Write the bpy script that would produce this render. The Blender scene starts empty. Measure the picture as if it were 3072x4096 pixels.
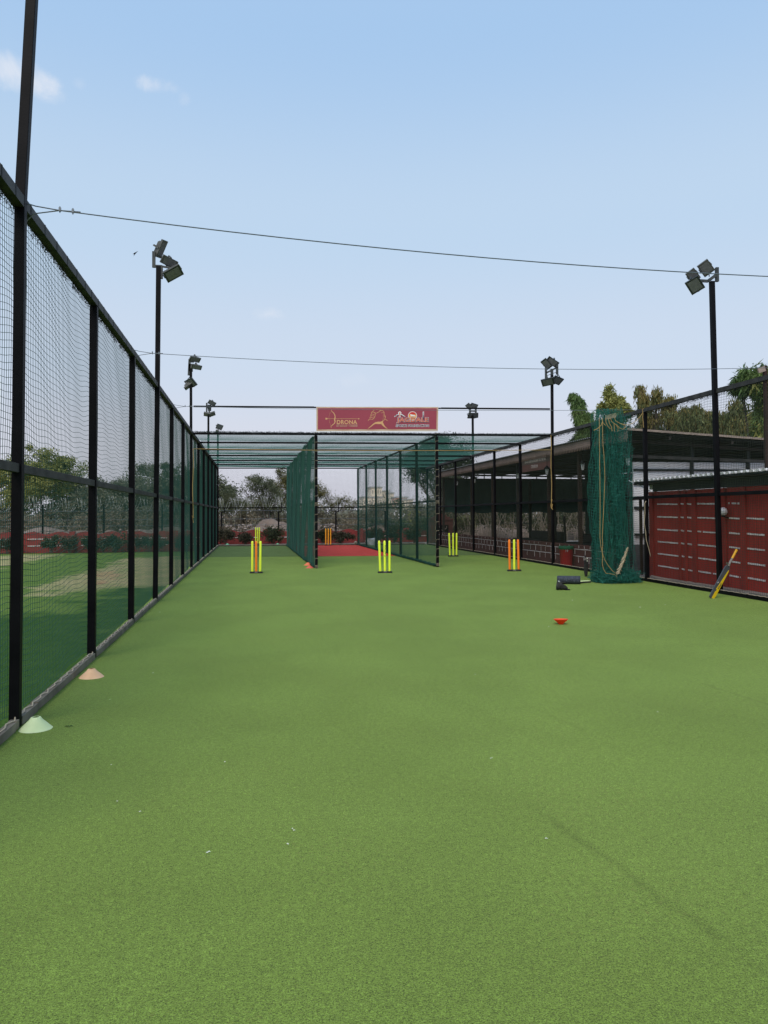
import bpy, math, random
import numpy as np
from mathutils import Vector, Matrix
random.seed(7); RS=np.random.RandomState(11)
SC=bpy.context.scene; COL=SC.collection
# ------------------------------------------------------------------ camera
CF,CYAW,CPIT,CROL,CCY=3016.79,0.1781,0.0301,-0.0049,1966.31
def cam_axes():
    F=Vector((math.sin(CYAW)*math.cos(CPIT),math.cos(CYAW)*math.cos(CPIT),math.sin(CPIT)))
    R0=Vector((math.cos(CYAW),-math.sin(CYAW),0)); U0=R0.cross(F)
    return F,R0*math.cos(CROL)+U0*math.sin(CROL),U0*math.cos(CROL)-R0*math.sin(CROL)
F_,R_,U_=cam_axes(); EYE=Vector((0,0,1.4))
def at(u,v,X=None,Y=None,Z=None):
    d=F_*CF+R_*(u-1536)+U_*(CCY-v)
    t=Y/d.y if Y is not None else X/d.x if X is not None else (Z-1.4)/d.z
    return EYE+d*t
cd=bpy.data.cameras.new('camera'); co=bpy.data.objects.new('camera',cd); COL.objects.link(co)
cd.sensor_fit='HORIZONTAL'; cd.sensor_width=36; cd.lens=36*CF/3072; cd.shift_y=(CCY-2048)/3072
cd.clip_start=0.05; cd.clip_end=6000
co.matrix_world=Matrix((( R_.x,U_.x,-F_.x,0),(R_.y,U_.y,-F_.y,0),(R_.z,U_.z,-F_.z,1.4),(0,0,0,1)))
SC.camera=co
SC.view_settings.view_transform='Standard'; SC.view_settings.look='None'
SC.view_settings.exposure=.06; SC.view_settings.gamma=1
# ------------------------------------------------------------------ helpers
def tag(o,label=None,cat=None,group=None,kind=None):
    if label: o['label']=label
    if cat: o['category']=cat
    if group: o['group']=group
    if kind: o['kind']=kind
    return o
def thing(name,label,cat,loc=(0,0,0),group=None,rz=0):
    o=bpy.data.objects.new(name,None); COL.objects.link(o); o.location=loc; o.rotation_euler=(0,0,rz)
    o.empty_display_size=.2
    return tag(o,label,cat,group)
def link(name,me,parent=None,loc=None):
    o=bpy.data.objects.new(name,me); COL.objects.link(o)
    if parent: o.parent=parent
    if loc is not None: o.location=loc
    return o
def copy_tree(o,parent=None):
    c=o.copy(); COL.objects.link(c); c.parent=parent
    for ch in [x for x in bpy.data.objects if x.parent==o]: copy_tree(ch,c)
    return c
class MB:
    def __init__(s): s.v=[]; s.f=[]; s.m=[]
    def add(s,vs,fs,mi=0):
        b=len(s.v); s.v+= [tuple(p) for p in vs]; s.f+=[tuple(i+b for i in f) for f in fs]; s.m+=[mi]*len(fs)
    def box(s,c,size,rot=None,mi=0):
        hx,hy,hz=[a/2 for a in size]
        P=[Vector((x*hx,y*hy,z*hz)) for x in(-1,1) for y in(-1,1) for z in(-1,1)]
        if rot is not None: P=[rot@q for q in P]
        c=Vector(c)
        s.add([q+c for q in P],[(0,1,3,2),(4,6,7,5),(0,4,5,1),(2,3,7,6),(0,2,6,4),(1,5,7,3)],mi)
    def bar(s,a,b,w,h=None,mi=0,up=(0,0,1)):
        a,b=Vector(a),Vector(b); d=b-a; L=d.length; d.normalize(); up=Vector(up)
        if abs(d.dot(up))>.99: up=Vector((0,1,0))
        x=d.cross(up).normalized(); z=x.cross(d)
        R=Matrix((x,d,z)).transposed(); s.box((a+b)/2,(w,L,h or w),R,mi)
    def tube(s,pts,r,n=6,mi=0,cap=True):
        pts=[Vector(p) for p in pts]; rs=r if isinstance(r,(list,tuple)) else [r]*len(pts)
        V=[];k=len(pts)
        for i,p in enumerate(pts):
            d=(pts[min(i+1,k-1)]-pts[max(i-1,0)]).normalized()
            a=d.cross(Vector((0,0,1)))
            if a.length<.05: a=d.cross(Vector((0,1,0)))
            a.normalize(); b=d.cross(a)
            V+=[p+(a*math.cos(t)+b*math.sin(t))*rs[i] for t in [2*math.pi*j/n for j in range(n)]]
        Fc=[(i*n+j,i*n+(j+1)%n,(i+1)*n+(j+1)%n,(i+1)*n+j) for i in range(k-1) for j in range(n)]
        if cap: Fc+=[tuple(range(n)),tuple((k-1)*n+j for j in range(n))[::-1]]
        s.add(V,Fc,mi)
    def lathe(s,prof,n=24,mi=0,M=None):
        V=[];k=len(prof)
        for r,z in prof:
            V+=[Vector((r*math.cos(2*math.pi*j/n),r*math.sin(2*math.pi*j/n),z)) for j in range(n)]
        if M is not None: V=[M@q for q in V]
        s.add(V,[(i*n+j,i*n+(j+1)%n,(i+1)*n+(j+1)%n,(i+1)*n+j) for i in range(k-1) for j in range(n)],mi)
    def poly(s,pts,mi=0): s.add(pts,[tuple(range(len(pts)))],mi)
    def prism(s,pts,off,mi=0):
        n=len(pts); off=Vector(off); A=[Vector(p) for p in pts]; B=[p+off for p in A]
        s.add(A+B,[tuple(range(n))[::-1],tuple(range(n,2*n))]+[(i,(i+1)%n,n+(i+1)%n,n+i) for i in range(n)],mi)
    def build(s,name,mats,parent=None,smooth=False,loc=None,bevel=0):
        me=bpy.data.meshes.new(name); me.from_pydata(s.v,[],s.f); me.validate()
        for m in (mats if isinstance(mats,(list,tuple)) else [mats]): me.materials.append(m)
        if len(me.polygons)==len(s.m): me.polygons.foreach_set('material_index',s.m)
        if smooth: me.polygons.foreach_set('use_smooth',[True]*len(me.polygons))
        me.update(); o=link(name,me,parent,loc)
        if bevel:
            b=o.modifiers.new('bevel','BEVEL'); b.width=bevel; b.segments=2; b.limit_method='ANGLE'
        return o
def np_mesh(name,V,Fq,mat,parent=None,smooth=False):
    V=np.ascontiguousarray(V,dtype=np.float32).reshape(-1,3); Fq=np.ascontiguousarray(Fq,dtype=np.int32)
    me=bpy.data.meshes.new(name); n=Fq.shape[1]
    me.vertices.add(len(V)); me.vertices.foreach_set('co',V.ravel())
    me.loops.add(Fq.size); me.loops.foreach_set('vertex_index',Fq.ravel())
    me.polygons.add(len(Fq)); me.polygons.foreach_set('loop_start',np.arange(0,Fq.size,n,dtype=np.int32))
    me.polygons.foreach_set('loop_total',np.full(len(Fq),n,dtype=np.int32))
    if smooth: me.polygons.foreach_set('use_smooth',np.ones(len(Fq),dtype=bool))
    me.materials.append(mat); me.update(calc_edges=True)
    return link(name,me,parent)
# ------------------------------------------------------------------ materials
def mat(name,c,rough=.7,c2=None,scale=5,detail=4,bump=0,bscale=None,metal=0,island=0,lo=.35,hi=.65,spec=None,trans=0,obj=True,sheen=0):
    m=bpy.data.materials.new(name); m.use_nodes=True; nt=m.node_tree; N=nt.nodes; L=nt.links
    B=N['Principled BSDF']; B.inputs['Roughness'].default_value=rough; B.inputs['Metallic'].default_value=metal
    B.inputs['Base Color'].default_value=(*c,1)
    if spec is not None: B.inputs['Specular IOR Level'].default_value=spec
    if sheen: B.inputs['Sheen Weight'].default_value=sheen
    tc=N.new('ShaderNodeTexCoord'); out=None
    if c2:
        n=N.new('ShaderNodeTexNoise'); n.inputs['Scale'].default_value=scale; n.inputs['Detail'].default_value=detail
        L.new(tc.outputs['Object'],n.inputs['Vector'])
        r=N.new('ShaderNodeValToRGB'); r.color_ramp.elements[0].position=lo; r.color_ramp.elements[1].position=hi
        r.color_ramp.elements[0].color=(*c,1); r.color_ramp.elements[1].color=(*c2,1)
        L.new(n.outputs['Fac'],r.inputs['Fac']); out=r.outputs['Color']; L.new(out,B.inputs['Base Color'])
    if island:
        g=N.new('ShaderNodeNewGeometry'); mr=N.new('ShaderNodeMapRange')
        mr.inputs['To Min'].default_value=1-island; mr.inputs['To Max'].default_value=1+island
        L.new(g.outputs['Random Per Island'],mr.inputs['Value'])
        mx=N.new('ShaderNodeVectorMath'); mx.operation='SCALE'
        if out: L.new(out,mx.inputs[0])
        else: mx.inputs[0].default_value=c
        L.new(mr.outputs['Result'],mx.inputs['Scale']); L.new(mx.outputs[0],B.inputs['Base Color'])
    if bump:
        n2=N.new('ShaderNodeTexNoise'); n2.inputs['Scale'].default_value=bscale or scale*4; n2.inputs['Detail'].default_value=5
        L.new(tc.outputs['Object'],n2.inputs['Vector'])
        b=N.new('ShaderNodeBump'); b.inputs['Strength'].default_value=bump; b.inputs['Distance'].default_value=.01
        L.new(n2.outputs['Fac'],b.inputs['Height']); L.new(b.outputs['Normal'],B.inputs['Normal'])
    if trans:
        t=N.new('ShaderNodeBsdfTranslucent'); mxs=N.new('ShaderNodeMixShader'); mxs.inputs[0].default_value=trans
        src=B.inputs['Base Color'].links[0].from_socket if B.inputs['Base Color'].links else None
        if src: L.new(src,t.inputs['Color'])
        else: t.inputs['Color'].default_value=(*c,1)
        L.new(B.outputs[0],mxs.inputs[1]); L.new(t.outputs[0],mxs.inputs[2]); L.new(mxs.outputs[0],N['Material Output'].inputs['Surface'])
    return m
def turf_mat(name,a,b,brown,blade=210,lines=(),tint=(.85,1,.45)):
    m=bpy.data.materials.new(name); m.use_nodes=True; nt=m.node_tree; N=nt.nodes; L=nt.links; B=N['Principled BSDF']
    B.inputs['Roughness'].default_value=.95; B.inputs['Specular IOR Level'].default_value=.06
    B.inputs['Sheen Weight'].default_value=.24; B.inputs['Sheen Roughness'].default_value=.5; B.inputs['Sheen Tint'].default_value=(*tint,1)
    tc=N.new('ShaderNodeTexCoord')
    def noise(s,d,dist=0,sc=None):
        n=N.new('ShaderNodeTexNoise'); n.inputs['Scale'].default_value=s; n.inputs['Detail'].default_value=d; n.inputs['Distortion'].default_value=dist
        if sc:
            mp=N.new('ShaderNodeMapping'); mp.inputs['Scale'].default_value=sc; L.new(tc.outputs['Object'],mp.inputs['Vector']); L.new(mp.outputs[0],n.inputs['Vector'])
        else: L.new(tc.outputs['Object'],n.inputs['Vector'])
        return n.outputs['Fac']
    def ramp(f,p0,p1,c0,c1):
        r=N.new('ShaderNodeValToRGB'); e=r.color_ramp.elements; e[0].position=p0; e[1].position=p1; e[0].color=(*c0,1); e[1].color=(*c1,1)
        L.new(f,r.inputs['Fac']); return r.outputs['Color']
    def mix(f,x,y,bt='MIX'):
        k=N.new('ShaderNodeMix'); k.data_type='RGBA'; k.blend_type=bt
        if isinstance(f,float): k.inputs[0].default_value=f
        else: L.new(f,k.inputs[0])
        L.new(x,k.inputs[6]); L.new(y,k.inputs[7]); return k.outputs[2]
    fine=ramp(noise(blade,4,1.2),.38,.62,tuple(x*.22 for x in a),tuple(x*1.85 for x in b))
    base=ramp(noise(1.1,5),.35,.68,a,b)
    big=ramp(noise(.8,5,.4),.38,.62,(.90,.90,.86),(1.05,1.04,1.06))
    mid_=ramp(noise(48,4,.8),.34,.68,(.80,.80,.78),(1.16,1.16,1.16)); col=mix(.8,base,fine,'MIX'); col=mix(1.0,col,mid_,'MULTIPLY')
    br=ramp(noise(55,4,.5),.56,.74,(0,0,0),(.55,.55,.55))
    patch=ramp(noise(.9,4),.42,.66,(0,0,0),(1,1,1))
    pm=mix(1.0,br,patch,'MULTIPLY')
    rb=N.new('ShaderNodeRGB'); rb.outputs[0].default_value=(*brown,1)
    col=mix(pm,col,rb.outputs[0])
    # roll seams and pressed creases, faint and wandering
    crease=ramp(noise(1.0,6,.6,(.5,.16,1)),.40,.60,(.965,.965,.965),(1.02,1.02,1.02))
    col=mix(1.0,col,crease,'MULTIPLY')
    cr=ramp(noise(.45,3,.3,(1,.3,1)),.47,.5,(1,1,1),(.975,.975,.96)); cr2=ramp(noise(.45,3,.3,(1,.3,1)),.5,.53,(0,0,0),(1,1,1))
    col=mix(1.0,col,big,'MULTIPLY'); one=N.new('ShaderNodeRGB'); one.outputs[0].default_value=(1,1,1,1)
    col=mix(1.0,col,mix(cr2,cr,one.outputs[0]),'MULTIPLY')
    wob=noise(3,4)
    for (p0,p1,wd,dk) in lines:
        a_=Vector(p0); d_=Vector(p1)-a_; Ln=d_.length; d_.normalize(); nrm_=Vector((-d_.y,d_.x,0))
        dn=N.new('ShaderNodeVectorMath'); dn.operation='DOT_PRODUCT'; dn.inputs[1].default_value=nrm_; L.new(tc.outputs['Object'],dn.inputs[0])
        k=N.new('ShaderNodeMath'); k.operation='MULTIPLY_ADD'; L.new(wob,k.inputs[0]); k.inputs[1].default_value=.12; L.new(dn.outputs['Value'],k.inputs[2])
        k1=N.new('ShaderNodeMath'); k1.operation='SUBTRACT'; L.new(k.outputs[0],k1.inputs[0]); k1.inputs[1].default_value=nrm_.dot(a_)+.06
        k2=N.new('ShaderNodeMath'); k2.operation='ABSOLUTE'; L.new(k1.outputs[0],k2.inputs[0])
        w_=ramp(k2.outputs[0],0,wd,(dk,dk,dk*.97),(1,1,1))
        dl=N.new('ShaderNodeVectorMath'); dl.operation='DOT_PRODUCT'; dl.inputs[1].default_value=d_; L.new(tc.outputs['Object'],dl.inputs[0])
        l1=N.new('ShaderNodeMath'); l1.operation='SUBTRACT'; L.new(dl.outputs['Value'],l1.inputs[0]); l1.inputs[1].default_value=d_.dot(a_)
        l2=N.new('ShaderNodeMath'); l2.operation='DIVIDE'; L.new(l1.outputs[0],l2.inputs[0]); l2.inputs[1].default_value=Ln
        e1=ramp(l2.outputs[0],0,.25,(0,0,0),(1,1,1)); 
        e2=ramp(l2.outputs[0],.97,1,(1,1,1),(0,0,0)); ee=mix(1.0,e1,e2,'MULTIPLY')
        col=mix(ee,col,mix(1.0,col,w_,'MULTIPLY'))
    L.new(col,B.inputs['Base Color'])
    b=N.new('ShaderNodeBump'); b.inputs['Strength'].default_value=.9; b.inputs['Distance'].default_value=.008
    L.new(noise(blade*.9,3,1),b.inputs['Height']); L.new(b.outputs[0],B.inputs['Normal'])
    return m
M={}
M['turf']=turf_mat('artificial_turf',(.110,.180,.028),(.146,.228,.034),(.22,.18,.055),lines=[(at(2100,3200,Z=0),at(2900,3780,Z=0),.04,.74),(at(2900,3780,Z=0),at(3400,4140,Z=0),.035,.80),(at(2700,2700,Z=0),at(3400,2920,Z=0),.03,.82),(at(2050,2790,Z=0),at(2560,3030,Z=0),.03,.90),(at(1000,2410,Z=0),at(2800,2380,Z=0),.02,.95)])
M['turf_dark']=turf_mat('dark_turf',(.066,.108,.034),(.085,.130,.042),(.08,.09,.035),tint=(.45,.6,.25))
M['turf_red']=turf_mat('red_turf',(.40,.050,.045),(.46,.062,.052),(.34,.06,.045),tint=(.7,.12,.1))
def field_mat():
    m=bpy.data.materials.new('field_grass'); m.use_nodes=True; N=m.node_tree.nodes; L=m.node_tree.links; B=N['Principled BSDF']; B.inputs['Roughness'].default_value=.95; B.inputs['Specular IOR Level'].default_value=.05
    at_=N.new('ShaderNodeAttribute'); at_.attribute_name='wear_shade'; sp=N.new('ShaderNodeSeparateColor'); L.new(at_.outputs['Color'],sp.inputs[0])
    tc=N.new('ShaderNodeTexCoord')
    def nz(sc,d,lo,hi):
        n=N.new('ShaderNodeTexNoise'); n.inputs['Scale'].default_value=sc; n.inputs['Detail'].default_value=d; L.new(tc.outputs['Object'],n.inputs['Vector'])
        q=N.new('ShaderNodeMapRange'); q.inputs['From Min'].default_value=.3; q.inputs['From Max'].default_value=.7; q.inputs['To Min'].default_value=lo; q.inputs['To Max'].default_value=hi; L.new(n.outputs['Fac'],q.inputs['Value']); return q.outputs[0]
    def edge(ch,sc,amt):
        a=N.new('ShaderNodeMath'); a.operation='ADD'; L.new(sp.outputs[ch],a.inputs[0]); L.new(nz(sc,7,-amt,amt),a.inputs[1])
        q=N.new('ShaderNodeMapRange'); q.interpolation_type='SMOOTHSTEP'; q.inputs['From Min'].default_value=.3; q.inputs['From Max'].default_value=.7; L.new(a.outputs[0],q.inputs['Value']); return q.outputs[0]
    def mixc(f,x,y):
        k=N.new('ShaderNodeMix'); k.data_type='RGBA'; L.new(f,k.inputs[0])
        for v,i_ in((x,6),(y,7)):
            if isinstance(v,tuple): k.inputs[i_].default_value=(*v,1)
            else: L.new(v,k.inputs[i_])
        return k.outputs[2]
    g=mixc(nz(2.5,6,0,1),(.085,.155,.026),(.135,.20,.042)); shd=mixc(nz(3,6,0,1),(.030,.078,.014),(.046,.10,.020)); ta=mixc(nz(1.6,7,0,1),(.40,.33,.17),(.24,.26,.10)); cr=mixc(nz(3,5,0,1),(.38,.23,.12),(.42,.28,.16))  # second colour pair: shade near the fence, painted as darker grass green
    c=mixc(edge(1,1.1,.28),g,shd); c=mixc(edge(0,1.3,.32),c,ta); c=mixc(edge(2,2,.3),c,cr)
    fi=nz(55,3,.55,1.4); vm=N.new('ShaderNodeVectorMath'); vm.operation='SCALE'; L.new(c,vm.inputs[0]); L.new(fi,vm.inputs['Scale']); L.new(vm.outputs[0],B.inputs['Base Color'])
    return m
M['field']=field_mat()
M['tan']=mat('worn_pitch',(.38,.30,.15),.9,(.24,.26,.10),1.2,6,bump=.4,bscale=40)
M['tan2']=mat('bare_crease',(.36,.21,.11),.9,(.42,.27,.15),2,6)
M['soil']=mat('dry_soil',(.23,.165,.12),.95,(.30,.22,.16),.35,8,bump=.5,bscale=3)
M['concrete']=mat('concrete_paving',(.20,.18,.16),.9,(.28,.255,.23),2.5,6,bump=.3,bscale=30)
M['black']=mat('black_painted_steel',(.0015,.0015,.0025),.55,(.006,.0055,.007),3,5,bump=.08,bscale=60,spec=.12)
M['rail']=mat('dusty_black_steel',(.020,.019,.018),.6,(.048,.045,.042),6,6,bump=.1,bscale=60,spec=.3)
M['kerb']=mat('grey_box_section',(.125,.105,.075),.9,(.215,.185,.135),5,6,bump=.2,bscale=50)
M['tie']=mat('dark_tie',(.02,.022,.025),.8)
M['net']=mat('green_net_cord',(.036,.112,.088),.8,spec=.15)
M['net_dark']=mat('dark_net_cord',(.030,.088,.068),.8,spec=.15)
M['net_right']=mat('weathered_net_cord',(.050,.060,.044),.8,spec=.15)
M['net_roof']=mat('roof_net_cord',(.030,.125,.098),.8)
M['net_bundle']=mat('bundle_net_cord',(.008,.120,.090),.8,(.014,.165,.120),4,3)
M['net_tan']=mat('brown_net_cord',(.13,.075,.05),.8)
M['rope']=mat('yellow_rope',(.50,.33,.11),.8,(.36,.24,.09),60,3)
M['twine']=mat('pale_twine',(.48,.40,.28),.8)
M['razor']=mat('bright_razor_wire',(.30,.31,.29),.5)
M['cable']=mat('galvanised_cable',(.17,.19,.21),.45,metal=.6)
M['glass']=mat('lamp_glass',(.15,.15,.16),.3,(.20,.20,.21),20,2,spec=.5)
M['housing']=mat('lamp_housing',(.022,.028,.028),.5,(.05,.056,.054),12,4)
M['housing_grey']=mat('grey_lamp_housing',(.085,.085,.082),.5,(.13,.13,.125),12,4)
M['yellow']=mat('neon_yellow_plastic',(.88,1.0,.07),.5,(.82,.98,.05),14,3)
M['orange']=mat('orange_plastic',(1.0,.24,.02),.5,(.96,.21,.015),14,3)
M['amber']=mat('amber_plastic',(.92,.44,.02),.5,(.8,.36,.02),14,3)
M['rubber']=mat('black_rubber',(.012,.012,.012),.8,(.03,.03,.03),30,3,bump=.2)
M['cone_green']=mat('pale_green_plastic',(.84,.95,.56),.55,(.78,.90,.50),10,3,trans=.25)
M['cone_peach']=mat('peach_plastic',(.98,.62,.34),.5,(.90,.55,.30),10,3,trans=.15)
M['cone_orange']=mat('orange_cone_plastic',(1.0,.11,.03),.5,trans=.35)
M['cone_red']=mat('faded_red_plastic',(.75,.16,.10),.5,(.68,.13,.08),10,3,trans=.2)
M['cone_coral']=mat('coral_plastic',(.85,.22,.10),.5,trans=.2)
M['cone_mint']=mat('mint_plastic',(.22,.58,.34),.5,trans=.2)
M['wall_red']=mat('red_painted_wall',(.25,.028,.026),.75,(.18,.022,.020),2,6,bump=.2,bscale=20)
M['shed_red']=mat('red_sheet_metal',(.38,.036,.027),.7,(.25,.028,.022),1.2,8,bump=.1,bscale=20,spec=.25)
M['shed_red2']=mat('dark_red_steel',(.32,.036,.028),.75,(.23,.028,.022),3,6,spec=.25)
M['brick']=mat('maroon_brick',(.115,.030,.024),.8,(.085,.022,.018),6,5,bump=.2,bscale=40)
M['white']=mat('white_paint',(.80,.72,.69),.8,(.60,.52,.50),14,6)
M['white_wall']=mat('white_sheet_wall',(.86,.86,.88),.75,(.78,.79,.82),1.2,5)
M['grey_wall']=mat('grey_plinth',(.10,.10,.11),.85,(.15,.15,.155),4,5,bump=.2)
M['brown']=mat('brown_fascia',(.36,.25,.215),.85,(.27,.185,.16),3,6)
M['sign_brown']=mat('brown_sign_board',(.23,.095,.08),.75,(.19,.08,.068),2,4)
M['sign_top']=mat('sign_upper_band',(.18,.125,.11),.7)
M['dark_wood']=mat('dark_timber',(.022,.017,.016),.8,(.035,.026,.022),6,5)
M['brown_post']=mat('brown_steel_post',(.045,.024,.019),.8,(.03,.02,.016),5,4,spec=.2)
M['shade_net']=mat('dark_green_shade_cloth',(.045,.115,.100),.9,(.065,.145,.128),1.2,4)
M['roof_dark']=mat('dark_roof_sheet',(.016,.021,.022),.85,(.03,.036,.036),2,4)
M['roof_edge']=mat('pale_roof_edge',(.85,.83,.80),.6,(.62,.58,.54),9,4)
M['roof_tan']=mat('tan_roof_edge',(.34,.27,.22),.7,(.26,.20,.165),4,4)
M['tin']=mat('grey_tin_roof',(.25,.25,.25),.6,(.18,.18,.18),3,5)
M['banner']=mat('maroon_vinyl',(.33,.045,.075),.55,(.29,.038,.065),.8,3,bump=.15,bscale=2.2)
M['gold']=mat('gold_print',(.66,.37,.17),.55)
M['pale_gold']=mat('pale_gold_border',(.50,.30,.20),.55,(.62,.46,.32),3,3)
M['vinyl_white']=mat('white_vinyl',(.78,.78,.80),.6)
M['navy']=mat('navy_print',(.02,.022,.07),.6)
M['pr_orange']=mat('orange_print',(.80,.17,.075),.6)
M['pr_yellow']=mat('yellow_print',(.80,.36,.10),.6)
M['pr_red']=mat('red_print',(.62,.03,.02),.6)
M['pr_blue']=mat('blue_print',(.05,.10,.30),.6)
M['roller']=mat('speckled_foam',(.022,.028,.04),.9,(.10,.12,.16),70,2,lo=.5,hi=.7)
M['bat_grey']=mat('slate_grey_bat_cover',(.055,.065,.08),.6,(.07,.08,.095),8,4)
M['bat_yellow']=mat('yellow_bat_face',(.72,.50,.012),.5)
M['bat_grip']=mat('amber_grip',(.70,.36,.015),.6,(.6,.3,.012),60,2,bump=.3,bscale=90)
M['bat_wood']=mat('grey_willow',(.20,.18,.17),.7)
M['bin_red']=mat('red_plastic_bin',(.42,.008,.012),.5,(.36,.007,.01),4,3)
M['bin_green']=mat('green_bin_liner',(.02,.16,.075),.5,trans=.2)
M['white_plastic']=mat('white_plastic',(.6,.62,.63),.5,(.5,.52,.54),9,3,bump=.4,bscale=30)
M['globe']=mat('frosted_globe',(.72,.70,.74),.35)
M['bark']=mat('tree_bark',(.085,.065,.05),.9,(.13,.10,.08),12,5,bump=.4)
M['bark_pale']=mat('pale_dry_bark',(.24,.20,.16),.9,(.17,.14,.11),12,5)
def leafm(n,a,b,i=.35,sc=.8): return mat(n,a,.65,b,sc,3,island=i,trans=.25,spec=.3)
M['leaf_acacia']=leafm('acacia_leaves',(.085,.105,.055),(.15,.165,.085),.2)
M['leaf_olive']=leafm('olive_leaves',(.10,.11,.040),(.17,.155,.055))
M['leaf_dark']=leafm('dark_leaves',(.045,.070,.038),(.08,.105,.055),.25)
M['leaf_bamboo']=leafm('bamboo_leaves',(.06,.12,.035),(.12,.18,.05))
M['leaf_gold']=leafm('yellowing_leaves',(.15,.135,.040),(.21,.17,.055))
M['leaf_willow']=leafm('drooping_leaves',(.09,.12,.042),(.16,.17,.065))
M['leaf_light']=leafm('light_green_leaves',(.21,.23,.055),(.30,.30,.09),.25)
M['leaf_shrub']=leafm('shrub_leaves',(.030,.052,.022),(.08,.075,.03))
M['leaf_brown']=leafm('dry_shrub_leaves',(.07,.05,.032),(.055,.065,.03))
M['leaf_dry']=leafm('dry_scrub_leaves',(.17,.145,.09),(.24,.19,.13),.2)
M['leaf_grey']=leafm('grey_green_leaves',(.145,.15,.095),(.21,.21,.14),.2)
M['leaf_scrub']=leafm('grey_scrub_leaves',(.15,.14,.085),(.21,.185,.125),.2)
M['ridge']=mat('scrub_ridge',(.075,.08,.045),.95,(.14,.125,.08),1.4,8,bump=.8,bscale=5)
M['leaf_flower']=mat('white_blossom',(.75,.72,.74),.6)
M['earth']=mat('pinkish_earth',(.125,.088,.066),.95,(.20,.15,.12),1.2,8,bump=.8,bscale=6)
M['stone']=mat('pale_stones',(.38,.32,.28),.9,(.26,.21,.18),9,4)
M['cream']=mat('cream_render',(.90,.80,.64),.9,(.84,.73,.57),.15,3)
M['terracotta']=mat('salmon_render',(.78,.46,.36),.9)
M['win']=mat('far_window',(.42,.38,.33),.6)
M['roof_grey']=mat('far_roof',(.42,.42,.40),.8)
M['kiosk']=mat('maroon_plaster',(.12,.040,.032),.8,(.09,.03,.025),3,5)
M['lantern_glass']=mat('milky_lantern_glass',(.55,.57,.60),.4)
M['petal']=mat('white_petals',(.75,.78,.62),.7)
# ------------------------------------------------------------------ world and sun
W=bpy.data.worlds.new('World'); SC.world=W; W.use_nodes=True; nt=W.node_tree; N=nt.nodes; L=nt.links
bg=N['Background']; SUN_EL,SUN_AZ=math.radians(52),math.radians(205)   # azimuth clockwise from +Y
sky=N.new('ShaderNodeTexSky'); sky.sky_type='NISHITA'; sky.sun_disc=False; sky.sun_elevation=SUN_EL; sky.sun_rotation=SUN_AZ
sky.air_density=1.3; sky.dust_density=3; sky.ozone_density=1.6
tc=N.new('ShaderNodeTexCoord'); sep=N.new('ShaderNodeSeparateXYZ'); L.new(tc.outputs['Generated'],sep.inputs[0])
gr=N.new('ShaderNodeValToRGB'); e=gr.color_ramp.elements; gr.color_ramp.interpolation='EASE'
stops=[(0,(.64,.645,.74)),(.08,(.69,.71,.82)),(.2,(.62,.715,.86)),(.36,(.535,.69,.875)),(.56,(.40,.60,.87)),(1,(.24,.46,.82))]
e[0].position,e[1].position=0,1; e[0].color=(*stops[0][1],1); e[1].color=(*stops[-1][1],1)
for p_,c_ in stops[1:-1]:
    q=gr.color_ramp.elements.new(p_); q.color=(*c_,1)
L.new(sep.outputs['Z'],gr.inputs['Fac'])
nm=N.new('ShaderNodeVectorMath'); nm.operation='SCALE'; nm.inputs['Scale'].default_value=.12; L.new(sky.outputs[0],nm.inputs[0])
mx=N.new('ShaderNodeMix'); mx.data_type='RGBA'; mx.inputs[0].default_value=.12; L.new(gr.outputs[0],mx.inputs[6]); L.new(nm.outputs[0],mx.inputs[7])
cur=mx.outputs[2]
cn=N.new('ShaderNodeTexNoise'); cn.inputs['Scale'].default_value=16; cn.inputs['Detail'].default_value=8; cn.inputs['Roughness'].default_value=.62; cn.inputs['Distortion'].default_value=.35
L.new(tc.outputs['Generated'],cn.inputs['Vector'])
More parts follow.
